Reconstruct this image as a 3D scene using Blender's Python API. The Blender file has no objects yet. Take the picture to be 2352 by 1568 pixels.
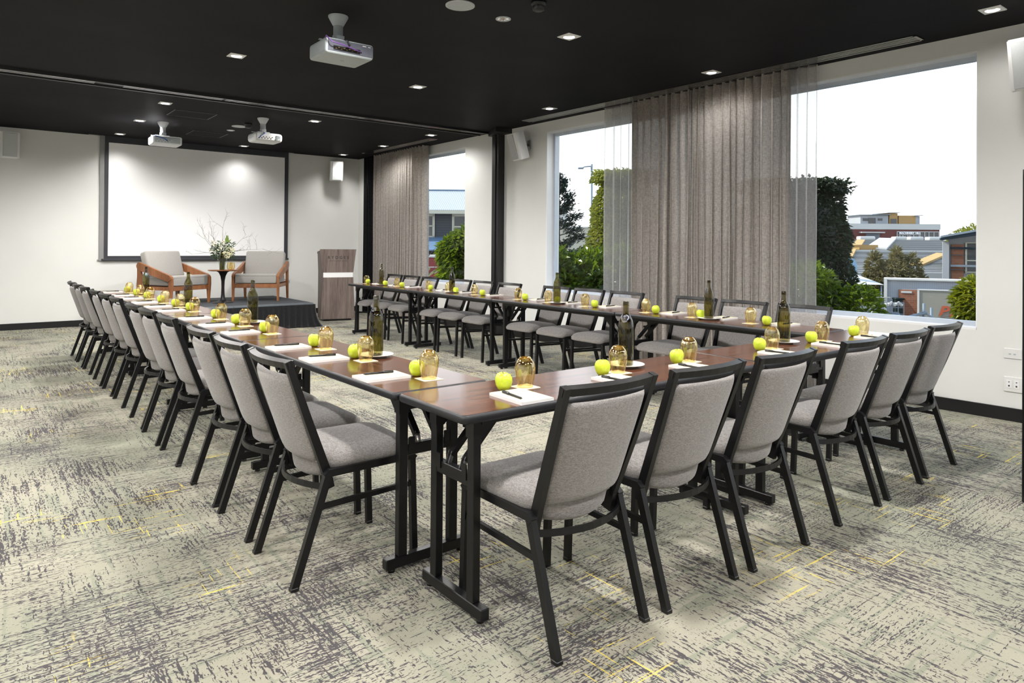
import bpy, bmesh, math, random
from mathutils import Vector, Matrix
random.seed(7)
S = bpy.context.scene
COL = S.collection
PI = math.pi

# ------------------------------------------------------------------ materials
def nt(name):
    m = bpy.data.materials.new(name); m.use_nodes = True
    t = m.node_tree; t.nodes.clear()
    out = t.nodes.new('ShaderNodeOutputMaterial')
    return m, t, out
def N(t, kind, **kw):
    n = t.nodes.new(kind)
    for k, v in kw.items():
        if k.startswith('i_'):
            key = k[2:]
            n.inputs[int(key) if key.isdigit() else key.replace('_', ' ')].default_value = v
        else: setattr(n, k, v)
    return n
def rgb(c): return (c[0], c[1], c[2], 1)
def s2l(r, g, b):
    f = lambda c: (c/255/12.92) if c/255 <= .04045 else ((c/255+.055)/1.055)**2.4
    return (f(r), f(g), f(b))
def pbsdf(t, out, base=(.5,.5,.5), rough=.5, metal=0., spec=.5):
    p = t.nodes.new('ShaderNodeBsdfPrincipled')
    p.inputs['Base Color'].default_value = rgb(base)
    p.inputs['Roughness'].default_value = rough
    p.inputs['Metallic'].default_value = metal
    p.inputs['Specular IOR Level'].default_value = spec
    t.links.new(p.outputs[0], out.inputs[0])
    return p
def plain(name, base, rough=.5, metal=0., spec=.5, var=.06, scale=30., bump=0.):
    """principled with a faint procedural mottling"""
    m, t, out = nt(name); p = pbsdf(t, out, base, rough, metal, spec)
    tc = N(t, 'ShaderNodeTexCoord'); n = N(t, 'ShaderNodeTexNoise', i_Scale=scale, i_Detail=3.)
    t.links.new(tc.outputs['Object'], n.inputs['Vector'])
    r = N(t, 'ShaderNodeValToRGB')
    r.color_ramp.elements[0].position = .3; r.color_ramp.elements[1].position = .7
    r.color_ramp.elements[0].color = rgb([c*(1-var) for c in base]); r.color_ramp.elements[1].color = rgb([min(1, c*(1+var)) for c in base])
    t.links.new(n.outputs['Fac'], r.inputs[0]); t.links.new(r.outputs[0], p.inputs['Base Color'])
    if bump:
        b = N(t, 'ShaderNodeBump', i_Strength=bump, i_Distance=.002)
        t.links.new(n.outputs['Fac'], b.inputs['Height']); t.links.new(b.outputs[0], p.inputs['Normal'])
    return m
def noise2(t, vec, sx, sy, sz, off=0., detail=2., rough=.5):
    mp = N(t, 'ShaderNodeMapping'); mp.inputs['Scale'].default_value = (sx, sy, sz); mp.inputs['Location'].default_value = (off, off*.7, off*.3)
    t.links.new(vec, mp.inputs['Vector'])
    n = N(t, 'ShaderNodeTexNoise', i_Scale=1., i_Detail=detail, i_Roughness=rough)
    t.links.new(mp.outputs[0], n.inputs['Vector'])
    return n.outputs['Fac']
def math_(t, op, a, b=None, c=None, clamp=False):
    n = N(t, 'ShaderNodeMath', operation=op); n.use_clamp = clamp
    for i, v in enumerate((a, b, c)):
        if v is None: continue
        if isinstance(v, (int, float)): n.inputs[i].default_value = v
        else: t.links.new(v, n.inputs[i])
    return n.outputs[0]
def remap(t, v, a, b, c, d):
    n = N(t, 'ShaderNodeMapRange'); n.clamp = True
    t.links.new(v, n.inputs[0])
    for i, x in enumerate((a, b, c, d)): 
        if isinstance(x, (int, float)): n.inputs[i+1].default_value = x
        else: t.links.new(x, n.inputs[i+1])
    return n.outputs[0]
def mixc(t, fac, a, b):
    n = N(t, 'ShaderNodeMix', data_type='RGBA')
    for sock, v in ((n.inputs[0], fac), (n.inputs[6], a), (n.inputs[7], b)):
        if isinstance(v, (int, float)): sock.default_value = v
        elif isinstance(v, tuple): sock.default_value = rgb(v)
        else: t.links.new(v, sock)
    return n.outputs[2]

def carpet():
    m, t, out = nt('carpet'); p = pbsdf(t, out, rough=.95, spec=.1)
    v = N(t, 'ShaderNodeTexCoord').outputs['Object']
    patch = noise2(t, v, 1.9, 1.9, 1, 3.1, 3.)
    patch2 = noise2(t, v, 3.3, 1.5, 1, 9.7, 2.)
    dirm = noise2(t, v, 1.5, 1.5, 1, 21.3, 1.)
    nx = noise2(t, v, 50, 180, 1, 0, 1.5)
    ny = noise2(t, v, 180, 50, 1, 5, 1.5)
    lx = noise2(t, v, 4., 84, 1, 17, 2.); ly = noise2(t, v, 84, 4., 1, 29, 2.)
    nx = math_(t, 'MULTIPLY_ADD', lx, .50, math_(t, 'MULTIPLY', nx, .62))
    ny = math_(t, 'MULTIPLY_ADD', ly, .50, math_(t, 'MULTIPLY', ny, .62))
    d = remap(t, dirm, .42, .58, 0., 1.)
    dens = math_(t, 'MULTIPLY_ADD', patch, .6, math_(t, 'MULTIPLY', patch2, .4))
    thr = remap(t, dens, .36, .64, .705, .575)
    sw = math_(t, 'MULTIPLY', math_(t, 'SUBTRACT', d, .5), .09)
    mx = remap(t, math_(t, 'SUBTRACT', nx, math_(t, 'SUBTRACT', thr, sw)), -.004, .012, 0., 1.)
    my = remap(t, math_(t, 'SUBTRACT', ny, math_(t, 'ADD', thr, sw)), -.004, .012, 0., 1.)
    dark = math_(t, 'MAXIMUM', mx, my)
    # grey green long strokes
    gl = noise2(t, v, 1.6, 26, 1, 33, 2.); gl2 = noise2(t, v, 26, 1.6, 1, 37, 2.)
    gpatch = noise2(t, v, 1.1, 1.1, 1, 51, 2.)
    g = math_(t, 'MULTIPLY', remap(t, math_(t, 'MAXIMUM', gl, gl2), .58, .64, 0., .9), 1.)
    g = math_(t, 'MAXIMUM', g, remap(t, gpatch, .45, .65, 0., .75))
    fine = noise2(t, v, 240, 240, 1, 2, 2.)
    base = mixc(t, g, (.365, .345, .278), (.258, .272, .212))
    base = mixc(t, remap(t, fine, .3, .7, 0., .25), base, (.20, .19, .14))
    c = mixc(t, math_(t, 'MULTIPLY', dark, .9), base, (.052, .046, .058))
    # sparse yellow threads
    yx = noise2(t, v, 3., 80, 1, 61, 1.); yy = noise2(t, v, 80, 3., 1, 67, 1.)
    yb = noise2(t, v, 60, 60, 1, 13, 1.)
    yp = noise2(t, v, 1.25, 1.25, 1, 83, 1.)
    ym = math_(t, 'MULTIPLY', remap(t, math_(t, 'MAXIMUM', yx, yy), .675, .69, 0., 1.), remap(t, yp, .575, .605, 0., 1.))
    ym = math_(t, 'MULTIPLY', ym, remap(t, yb, .36, .46, .15, 1.))
    c = mixc(t, math_(t, 'MULTIPLY', ym, .85), c, (.72, .56, .10))
    t.links.new(c, p.inputs['Base Color'])
    b = N(t, 'ShaderNodeBump', i_Strength=.35, i_Distance=.004)
    t.links.new(fine, b.inputs['Height']); t.links.new(b.outputs[0], p.inputs['Normal'])
    return m
def wood(name, c0, c1, rough, sx, sy, sz, spec=.5, off=0.):
    m, t, out = nt(name); p = pbsdf(t, out, rough=rough, spec=spec)
    v = N(t, 'ShaderNodeTexCoord').outputs['Object']
    a = noise2(t, v, sx, sy, sz, off, 4., .6); b = noise2(t, v, sx*4, sy*5, sz*5, off+3, 2.)
    f = math_(t, 'MULTIPLY_ADD', b, .35, math_(t, 'MULTIPLY', a, .65))
    t.links.new(mixc(t, remap(t, f, .36, .64, 0., 1.), c0, c1), p.inputs['Base Color'])
    return m
def fabric(name, c0, c1, s1=(260, 260, 900), sheen=.3, bump=.25):
    m, t, out = nt(name); p = pbsdf(t, out, rough=.9, spec=.15)
    p.inputs['Sheen Weight'].default_value = sheen; p.inputs['Sheen Roughness'].default_value = .5
    v = N(t, 'ShaderNodeTexCoord').outputs['Object']
    a = noise2(t, v, s1[0], s1[1], s1[2], 0, 2.); b = noise2(t, v, 70, 70, 260, 4, 3.)
    f = math_(t, 'MULTIPLY_ADD', b, .35, math_(t, 'MULTIPLY', a, .65))
    t.links.new(mixc(t, remap(t, f, .38, .62, 0., 1.), c0, c1), p.inputs['Base Color'])
    bm_ = N(t, 'ShaderNodeBump', i_Strength=bump, i_Distance=.0015)
    t.links.new(a, bm_.inputs['Height']); t.links.new(bm_.outputs[0], p.inputs['Normal'])
    return m
def thin_glass(name, tint, strength=.75, power=3.5, edge=None, lustre=.045, gloss=(1, 1, 1)):
    """thin clear wall: reflection rising towards grazing angles over a tinted see-through"""
    m, t, out = nt(name)
    gl = N(t, 'ShaderNodeBsdfGlossy', i_Roughness=0.); gl.inputs['Color'].default_value = rgb(gloss)
    tr = N(t, 'ShaderNodeBsdfTransparent')
    v = N(t, 'ShaderNodeTexCoord').outputs['Object']
    lw = N(t, 'ShaderNodeLayerWeight', i_Blend=.5)
    f = lw.outputs['Facing']
    nz = noise2(t, v, 9, 9, 5, 0, 2.)
    k = math_(t, 'ADD', math_(t, 'POWER', f, 2.), math_(t, 'MULTIPLY', nz, .05), clamp=True)
    t.links.new(mixc(t, k, tint, edge or tuple(c*c for c in tint)), tr.inputs['Color'])
    mx = N(t, 'ShaderNodeMixShader')
    t.links.new(math_(t, 'MULTIPLY_ADD', math_(t, 'POWER', f, power), strength, lustre), mx.inputs[0])
    t.links.new(tr.outputs[0], mx.inputs[1]); t.links.new(gl.outputs[0], mx.inputs[2])
    t.links.new(mx.outputs[0], out.inputs[0])
    return m
def sheer(name, c0, c1, opac, trans=.35, edge=.3):
    """open-weave cloth: threads (diffuse+translucent) with see-through gaps that close at grazing angles"""
    m, t, out = nt(name)
    v = N(t, 'ShaderNodeTexCoord').outputs['Object']
    a = noise2(t, v, 160, 160, 30, 0, 2.); b = noise2(t, v, 30, 30, 240, 4, 2.)
    f = math_(t, 'MULTIPLY_ADD', b, .5, math_(t, 'MULTIPLY', a, .5))
    c = mixc(t, remap(t, f, .38, .62, 0., 1.), c0, c1)
    df = N(t, 'ShaderNodeBsdfDiffuse'); tl = N(t, 'ShaderNodeBsdfTranslucent'); tp = N(t, 'ShaderNodeBsdfTransparent')
    t.links.new(c, df.inputs[0]); t.links.new(c, tl.inputs[0])
    m1 = N(t, 'ShaderNodeMixShader', i_0=trans); t.links.new(df.outputs[0], m1.inputs[1]); t.links.new(tl.outputs[0], m1.inputs[2])
    m2 = N(t, 'ShaderNodeMixShader')
    lw = N(t, 'ShaderNodeLayerWeight', i_Blend=edge)
    o = math_(t, 'ADD', opac, math_(t, 'MULTIPLY', lw.outputs['Facing'], 1-opac), clamp=True)
    t.links.new(o, m2.inputs[0]); t.links.new(tp.outputs[0], m2.inputs[1]); t.links.new(m1.outputs[0], m2.inputs[2])
    t.links.new(m2.outputs[0], out.inputs[0])
    return m
def leafm(name, c0, c1, trans=.45, rough=.35, scale=7.):
    m, t, out = nt(name)
    v = N(t, 'ShaderNodeTexCoord').outputs['Object']
    a = noise2(t, v, scale, scale, scale, 0, 3.)
    c = mixc(t, remap(t, a, .35, .65, 0., 1.), c0, c1)
    p = pbsdf(t, out, rough=rough, spec=.4); t.links.new(c, p.inputs['Base Color'])
    tl = N(t, 'ShaderNodeBsdfTranslucent')
    c2 = mixc(t, .5, c, (min(1, c1[0]*1.5), min(1, c1[1]*1.3), c1[2]*.4)); t.links.new(c2, tl.inputs[0])
    mx = N(t, 'ShaderNodeMixShader', i_0=trans)
    t.links.new(p.outputs[0], mx.inputs[1]); t.links.new(tl.outputs[0], mx.inputs[2]); t.links.new(mx.outputs[0], out.inputs[0])
    return m
def emit(name, c, s):
    m, t, out = nt(name); e = N(t, 'ShaderNodeEmission', i_Strength=s); e.inputs[0].default_value = rgb(c)
    t.links.new(e.outputs[0], out.inputs[0]); return m
def bricks(name, c0, c1, mortar, sx=1., rough=.85):
    m, t, out = nt(name); p = pbsdf(t, out, rough=rough, spec=.2)
    v = N(t, 'ShaderNodeTexCoord').outputs['Object']
    mp = N(t, 'ShaderNodeMapping'); mp.inputs['Rotation'].default_value = (PI/2, 0, 0); t.links.new(v, mp.inputs['Vector'])
    b = N(t, 'ShaderNodeTexBrick', i_Scale=sx); b.inputs['Color1'].default_value = rgb(c0); b.inputs['Color2'].default_value = rgb(c1); b.inputs['Mortar'].default_value = rgb(mortar)
    t.links.new(mp.outputs[0], b.inputs['Vector']); t.links.new(b.outputs[0], p.inputs['Base Color'])
    return m
def ribbed(name, c0, c1, axis=0, freq=8., rough=.4, metal=0.):
    m, t, out = nt(name); p = pbsdf(t, out, rough=rough, metal=metal)
    v = N(t, 'ShaderNodeTexCoord').outputs['Object']
    w = N(t, 'ShaderNodeTexWave', wave_type='BANDS', bands_direction='XYZ'[axis], i_Scale=freq, i_Distortion=.3, i_Detail=1.)
    t.links.new(v, w.inputs['Vector'])
    t.links.new(mixc(t, w.outputs['Fac'], c0, c1), p.inputs['Base Color'])
    return m

M = {}
M['carpet'] = carpet()
M['wall'] = plain('wall_paint', (.72, .725, .705), .7, spec=.3, var=.015, scale=2.5)
def matte(name, c, gl=.02, rough=.35, var=.12, scale=1.5):
    m, t, out = nt(name); d_ = N(t, 'ShaderNodeBsdfDiffuse', i_Roughness=.3); g_ = N(t, 'ShaderNodeBsdfGlossy', i_Roughness=rough)
    g_.inputs['Color'].default_value = (1, 1, 1, 1)
    v = N(t, 'ShaderNodeTexCoord').outputs['Object']; a = noise2(t, v, scale, scale, scale, 0, 3.)
    t.links.new(mixc(t, remap(t, a, .3, .7, 0., 1.), tuple(x*(1-var) for x in c), tuple(x*(1+var) for x in c)), d_.inputs[0])
    mx = N(t, 'ShaderNodeMixShader', i_0=gl); t.links.new(d_.outputs[0], mx.inputs[1]); t.links.new(g_.outputs[0], mx.inputs[2]); t.links.new(mx.outputs[0], out.inputs[0])
    return m
M['ceil'] = matte('ceiling_black', (.017, .017, .019), .022, .42)
M['skirt'] = plain('skirting_black', (.008, .008, .010), .35, var=.1, scale=6)
M['trimblack'] = plain('trim_black', (.010, .010, .011), .4, var=.1, scale=12)
M['alu'] = plain('aluminium_track', (.72, .72, .73), .18, 1., var=.08, scale=20)
M['frame_alu'] = plain('window_aluminium', (.50, .55, .62), .45, .2, var=.04, scale=9)
M['reveal'] = plain('reveal_paint', (.82, .82, .82), .6, var=.015, scale=3)
M['pane'] = thin_glass('window_glass', (.98, .99, .985), .35, 5., lustre=.008)
M['laminate'] = wood('table_laminate', (.030, .0105, .0065), (.165, .060, .029), .15, .9, 48, 48, .75, .5)
M['tmould'] = plain('edge_moulding', (.0065, .007, .010), .42, var=.15, scale=25)
M['blackmetal'] = plain('black_powdercoat', (.006, .006, .007), .34, spec=.35, var=.15, scale=40)
M['steel'] = plain('zinc_steel', (.30, .30, .31), .35, 1., var=.1, scale=60)
M['fabric'] = fabric('chair_fabric', (.155, .142, .138), (.345, .325, .315))
M['armfabric'] = fabric('armchair_fabric', (.27, .26, .247), (.36, .347, .33), (300, 300, 500), .2, .15)
M['walnut'] = wood('armchair_wood', (.15, .055, .020), (.33, .135, .055), .35, 7, 7, 1.5)
M['amber'] = thin_glass('amber_glass', (1., .93, .68), .85, 1.8, (.90, .62, .22), .19, (1., .90, .62))
M['amberthick'] = thin_glass('amber_glass_base', (.93, .68, .32), .85, 1.4, (.70, .40, .12), .2, (1., .86, .55))
M['olive'] = thin_glass('olive_bottle_glass', (.47, .43, .17), .8, 3.)
M['china'] = plain('white_china', (.86, .86, .85), .18, var=.01)
M['apple'] = plain('apple_skin', (.56, .68, .045), .28, var=.22, scale=22)
M['stemwood'] = plain('apple_stem', (.10, .06, .02), .7, var=.2)
M['paper'] = plain('white_paper', (.88, .88, .88), .7, var=.01, scale=60)
M['cream'] = plain('cream_paper', (.64, .585, .44), .7, var=.03, scale=90)
M['coaster'] = plain('coaster_card', (.78, .72, .54), .7, var=.02, scale=60)
M['penblack'] = plain('pen_plastic', (.010, .010, .012), .3, var=.1, scale=60)
M['chrome'] = plain('chrome', (.75, .75, .75), .15, 1., var=.05)
M['curtain'] = sheer('curtain_weave', (.30, .270, .245), (.50, .46, .425), .975, .14)
M['sheer'] = sheer('curtain_sheer', (.42, .395, .375), (.58, .55, .53), .46, .45, .25)
M['blackout'] = fabric('black_drape', (.004, .004, .005), (.012, .012, .014), (90, 90, 30), .05, .1)
M['screen'] = plain('screen_white', (.90, .90, .91), .8, spec=.1, var=.005, scale=2)
M['screenblack'] = plain('screen_border', (.028, .030, .038), .6, var=.1, scale=8)
M['recessshade'] = plain('recess_shade_grey', (.24, .24, .24), .6, var=.04, scale=4)
M['whiteplastic'] = plain('white_plastic', (.72, .72, .71), .4, var=.02, scale=20)
M['speakerwhite'] = plain('speaker_white', (.80, .80, .80), .45, var=.02, scale=20)
M['grille'] = plain('speaker_grille', (.50, .52, .53), .6, var=.08, scale=300)
M['projgrey'] = plain('projector_grey', (.40, .44, .46), .4, var=.03, scale=20)
M['projface'] = plain('projector_face', (.10, .105, .13), .4, var=.08, scale=30)
M['projsilver'] = plain('projector_light', (.66, .68, .70), .4, var=.03, scale=20)
M['purple'] = plain('purple_cable', (.12, .05, .22), .4)
M['blue'] = plain('blue_cable', (.03, .10, .35), .4)
M['darkport'] = plain('port_black', (.006, .006, .007), .4)
M['gold'] = plain('gold_contact', (.7, .5, .2), .3, 1.)
M['lectern'] = wood('lectern_laminate', (.095, .068, .060), (.215, .170, .150), .45, 16, 16, 1.1)
M['lecternside'] = wood('lectern_side', (.085, .062, .055), (.17, .135, .12), .5, 16, 16, 1.1)
M['band'] = plain('lectern_band', (.86, .86, .87), .35, var=.01)
M['ink'] = plain('dark_lettering', (.015, .012, .012), .5)
M['stagetop'] = plain('stage_carpet', (.062, .066, .073), .95, spec=.1, var=.25, scale=160, bump=.4)
M['stageedge'] = plain('stage_edge', (.30, .34, .38), .35, .7, var=.05)
M['stageskirt'] = fabric('stage_skirt', (.006, .006, .007), (.016, .016, .018), (200, 200, 40), .2, .1)
M['vase'] = thin_glass('clear_glass', (.93, .97, .94))
M['lampglow'] = emit('lamp_glow', (1., .95, .86), 9.)
M['baffle'] = plain('lamp_baffle', (.02, .02, .02), .5)
M['lamptrim'] = plain('lamp_trim', (.80, .80, .80), .4, var=.01)

# ------------------------------------------------------------------ mesh helpers
class MB:
    def __init__(s): s.bm = bmesh.new(); s.mats = []
    def _tf(s, vs, loc, rot):
        if rot is not None:
            R = rot if isinstance(rot, Matrix) else Matrix.Rotation(rot, 4, 'Z')
            bmesh.ops.transform(s.bm, matrix=R.to_4x4(), verts=vs)
        bmesh.ops.translate(s.bm, vec=Vector(loc), verts=vs)
    def box(s, x0, x1, y0, y1, z0, z1, bev=0., seg=1, rot=None, mi=0):
        c = Vector(((x0+x1)/2, (y0+y1)/2, (z0+z1)/2))
        r = bmesh.ops.create_cube(s.bm, size=1.)
        vs = r['verts']
        bmesh.ops.scale(s.bm, vec=(abs(x1-x0), abs(y1-y0), abs(z1-z0)), verts=vs)
        fs = list({f for v in vs for f in v.link_faces})
        if bev:
            es = list({e for v in vs for e in v.link_edges})
            rr = bmesh.ops.bevel(s.bm, geom=es, offset=bev, segments=seg, affect='EDGES', profile=.5)
            fs = [f for f in rr['faces']]; vs = list({v for v in rr['verts']} | {v for f in fs for v in f.verts})
            seen = set(vs); st = list(vs)
            while st:
                v = st.pop()
                for e in v.link_edges:
                    o = e.other_vert(v)
                    if o not in seen: seen.add(o); st.append(o)
            vs = list(seen)
        for v in vs:
            for f in v.link_faces: f.material_index = mi
        s._tf(vs, c, rot)
        return s
    def bar(s, pts, w, h, side=(1, 0, 0), mi=0):
        """rectangular section swept along a polyline lying across `side`; w along side, h across it (lists allowed)"""
        pts = [Vector(p) for p in pts]; n = len(pts); side = Vector(side).normalized()
        W = w if isinstance(w, (list, tuple)) else [w]*n; Hh = h if isinstance(h, (list, tuple)) else [h]*n
        rings = []
        for i, p in enumerate(pts):
            a = (pts[i]-pts[i-1]).normalized() if i else None; b = (pts[i+1]-pts[i]).normalized() if i < n-1 else None
            if a is None: tg = b; k = 1
            elif b is None: tg = a; k = 1
            else:
                tg = (a+b).normalized(); k = 1/max(.4, tg.dot(a))
            nn = side.cross(tg).normalized()
            sd = tg.cross(nn).normalized()
            rings.append([s.bm.verts.new(p+sd*(sx*W[i]/2)+nn*(sy*Hh[i]/2*k)) for sx, sy in ((-1, -1), (1, -1), (1, 1), (-1, 1))])
        s.loft(rings, mi=mi); return s
    def loft(s, rings, cap=True, closed=True, mi=0, smooth=False):
        n = len(rings[0]); fs = []
        for a, b in zip(rings, rings[1:]):
            for i in range(n if closed else n-1):
                j = (i+1) % n
                try: fs.append(s.bm.faces.new((a[i], a[j], b[j], b[i])))
                except ValueError: pass
        if cap and closed:
            for r, rev in ((rings[0], True), (rings[-1], False)):
                try: fs.append(s.bm.faces.new(r[::-1] if rev else r))
                except ValueError: pass
        for f in fs: f.material_index = mi; f.smooth = smooth
        return s
    def tube(s, pts, r, seg=8, mi=0, smooth=True):
        pts = [Vector(p) for p in pts]; n = len(pts)
        Rr = r if isinstance(r, (list, tuple)) else [r]*n
        up = None; rings = []
        for i, p in enumerate(pts):
            tg = ((pts[min(i+1, n-1)]-pts[max(i-1, 0)])).normalized()
            if up is None: up = tg.orthogonal().normalized()
            up = (up-tg*up.dot(tg)).normalized(); sd = tg.cross(up)
            rings.append([s.bm.verts.new(p+(up*math.cos(2*PI*k/seg)+sd*math.sin(2*PI*k/seg))*Rr[i]) for k in range(seg)])
        s.loft(rings, mi=mi, smooth=smooth); return s
    def lathe(s, prof, seg=24, loc=(0, 0, 0), mi=0, smooth=True, sx=1., sy=1.):
        """profile of (r, z); r = 0 makes a pole"""
        lx, ly, lz = loc; rings = []
        for r, z in prof:
            if r < 1e-6: rings.append([s.bm.verts.new((lx, ly, lz+z))])
            else: rings.append([s.bm.verts.new((lx+r*sx*math.cos(2*PI*k/seg), ly+r*sy*math.sin(2*PI*k/seg), lz+z)) for k in range(seg)])
        for a, b in zip(rings, rings[1:]):
            for k in range(seg):
                j = (k+1) % seg
                if len(a) == 1 and len(b) == 1: continue
                if len(a) == 1: vs = (a[0], b[j], b[k])
                elif len(b) == 1: vs = (a[k], a[j], b[0])
                else: vs = (a[k], a[j], b[j], b[k])
                f = s.bm.faces.new(vs); f.material_index = mi; f.smooth = smooth
        return s
    def prism(s, poly, z0, z1, axis='Z', mi=0):
        """polygon extruded; axis Z: poly in xy; Y: poly in xz; X: poly in yz"""
        def mk(a, b, c): return {'Z': (a, b, c), 'Y': (a, c, b), 'X': (c, a, b)}[axis]
        r0 = [s.bm.verts.new(mk(a, b, z0)) for a, b in poly]; r1 = [s.bm.verts.new(mk(a, b, z1)) for a, b in poly]
        s.loft([r0, r1], mi=mi); return s
    def grid(s, f, nu, nv, mi=0, smooth=True, closeu=False):
        vs = [[s.bm.verts.new(f(i/nu, j/nv)) for i in range(nu if closeu else nu+1)] for j in range(nv+1)]
        m = len(vs[0])
        for j in range(nv):
            for i in range(nu):
                fc = s.bm.faces.new((vs[j][i], vs[j][(i+1) % m], vs[j+1][(i+1) % m], vs[j+1][i])); fc.material_index = mi; fc.smooth = smooth
        return s
    def rrings(s, levels, hw, hd, rad, seg=5, mi=0, cx=0., cy=0., smooth=True):
        """stack of rounded rectangles: levels of (z, inset)"""
        rings = []
        for z, ins in levels:
            a, b, r = hw-ins, hd-ins, max(.004, rad-ins*.6); ring = []
            for q, (sx, sy) in enumerate(((1, 1), (-1, 1), (-1, -1), (1, -1))):
                for k in range(seg+1):
                    an = q*PI/2+k/seg*PI/2
                    ring.append(s.bm.verts.new((cx+sx*(a-r)+r*math.cos(an), cy+sy*(b-r)+r*math.sin(an), z)))
            rings.append(ring)
        s.loft(rings, mi=mi, smooth=smooth); return s
    def leaf(s, c, l, w, d=None, mi=0, bend=.25):
        """one leaf: a folded pair of quads, random direction unless given"""
        c = Vector(c)
        if d is None:
            d = Vector((random.gauss(0, 1), random.gauss(0, 1), random.gauss(0, .7)-.25))
        d = Vector(d).normalized(); sd = d.cross(Vector((random.gauss(0, .6), random.gauss(0, .6), 1.)))
        if sd.length < 1e-4: sd = Vector((1, 0, 0))
        sd.normalize(); n = sd.cross(d)
        a = s.bm.verts.new(c); b = s.bm.verts.new(c+d*l*.5+sd*w*.5+n*bend*w); e = s.bm.verts.new(c+d*l-n*l*.12); g = s.bm.verts.new(c+d*l*.5-sd*w*.5+n*bend*w)
        f1 = s.bm.faces.new((a, b, e)); f2 = s.bm.faces.new((a, e, g))
        f1.material_index = f2.material_index = mi
    def build(s, name, mat, parent=None, loc=None, rot=0., recalc=True, weld=0.):
        if weld: bmesh.ops.remove_doubles(s.bm, verts=s.bm.verts, dist=weld)
        if recalc: bmesh.ops.recalc_face_normals(s.bm, faces=s.bm.faces)
        me = bpy.data.meshes.new(name); s.bm.to_mesh(me); s.bm.free()
        for mm in (mat if isinstance(mat, (list, tuple)) else [mat]): me.materials.append(mm)
        o = bpy.data.objects.new(name, me); COL.objects.link(o)
        if parent: o.parent = parent
        if loc: o.location = loc
        if rot: o.rotation_euler.z = rot
        return o
def tag(o, label, cat, group=None, kind=None):
    if label: o['label'] = label
    if cat: o['category'] = cat
    if group: o['group'] = group
    if kind: o['kind'] = kind
    return o
def thing(name, label, cat, loc=(0, 0, 0), rot=0., group=None):
    o = bpy.data.objects.new(name, None); COL.objects.link(o); o.empty_display_size = .05
    o.location = loc; o.rotation_euler.z = rot
    return tag(o, label, cat, group)
def struct(o): o['kind'] = 'structure'; return o
CH = {}
def kids(o):
    return [c for c in COL.objects if c.parent is o]
def copy_tree(o, parent=None):
    c = o.copy(); COL.objects.link(c)
    if parent: c.parent = parent
    for k in TREE(o): copy_tree(k, c)
    return c
def TREE(o):
    if o.name not in CH: CH[o.name] = kids(o)
    return CH[o.name]
def put(proto, first, loc, rot, label, cat, group):
    o = proto if first else copy_tree(proto)
    o.location = loc; o.rotation_euler = (0, 0, rot)
    tag(o, label, cat, group)
    return o
def text(name, body, size, mat, parent, loc, rot=(PI/2, 0, 0), ext=.001, sx=1., spacing=1., bold=0., shear=0.):
    cu = bpy.data.curves.new(name, 'FONT'); cu.body = body; cu.size = size; cu.extrude = ext; cu.align_x = 'CENTER'; cu.align_y = 'CENTER'
    cu.space_character = spacing; cu.offset = bold; cu.shear = shear
    tmp = bpy.data.objects.new('lettering_curve', cu); COL.objects.link(tmp)
    me = bpy.data.meshes.new_from_object(tmp.evaluated_get(bpy.context.evaluated_depsgraph_get()))
    bpy.data.objects.remove(tmp); bpy.data.curves.remove(cu)
    me.name = name; me.materials.clear(); me.materials.append(mat)
    o = bpy.data.objects.new(name, me); COL.objects.link(o); o.parent = parent; o.location = loc; o.rotation_euler = rot; o.scale = (sx, 1, 1)
    return o
ORD = 'first second third fourth fifth sixth seventh eighth ninth tenth eleventh twelfth'.split()
LAMP = 165.; FILL_LAMP = 165.; SKY = 1.45; SUN = 6.0; EXPO = 0.52
# ------------------------------------------------------------------ camera
cam = bpy.data.cameras.new('camera'); co = bpy.data.objects.new('camera', cam); COL.objects.link(co)
Rw = ((0.7841476600540869, -0.620529040330562, 0.007493819995974309), (-0.009555356940748046, 0.0000010750359, 0.9999543465341701), (0.620500719085349, 0.7841834671205942, 0.005928533485503799))
mw = Matrix(((Rw[0][0], Rw[1][0], -Rw[2][0], -1.28987), (Rw[0][1], Rw[1][1], -Rw[2][1], -1.88100), (Rw[0][2], Rw[1][2], -Rw[2][2], 1.30309), (0, 0, 0, 1)))
co.matrix_world = mw
cam.sensor_width = 36; cam.lens = 36*1579.66/2352; cam.shift_y = -(784-557.23)/2352; cam.clip_start = .05; cam.clip_end = 600
S.camera = co

# ------------------------------------------------------------------ room shell
ZC = 3.03; FY = 10.84; X0 = -3.6; Y0 = -4.6
WXR = .006                                   # the window wall stands 0.006 rad off the table axes
def wx(y): return 4.985-WXR*y
b = MB(); b.box(X0-.3, 5.35, Y0-.3, FY+.3, -.06, 0); fl = struct(b.build('floor', M['carpet']))
# ceiling: a slab with real recesses for the downlights and a slot above the screen
LIGHTS = [(.62, 4.61), (2.56, 2.25), (4.46, -.15), (2.52, 4.60), (4.42, 2.20), (4.38, 4.55), (.59, 7.36), (.58, 8.90), (2.48, 7.32), (4.34, 7.28), (4.33, 8.83), (.57, 10.42), (2.48, 10.46), (4.29, 10.36)]
UNSEEN_FILL = [(.62, 2.22), (.62, -.15), (2.56, -.15), (-1.35, 2.22), (-1.35, 4.61), (-1.35, -.15), (-1.35, 7.36), (.62, -2.5), (2.56, -2.5), (4.46, -2.5), (-1.35, -2.5), (-3., 2.2), (-3., -.15), (-3., 4.6)]  # added lamps out of view, without fittings, filling the room with light
HOLE = .056
holes = [(x-HOLE, x+HOLE, y-HOLE, y+HOLE) for x, y in LIGHTS]+[(.19, 3.50, FY-.06, FY-.012)]
xs = sorted({X0, 5.3}|{v for h in holes for v in h[:2]}); ys = sorted({Y0, FY+.1}|{v for h in holes for v in h[2:]})
b = MB()
vv = {}
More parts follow.
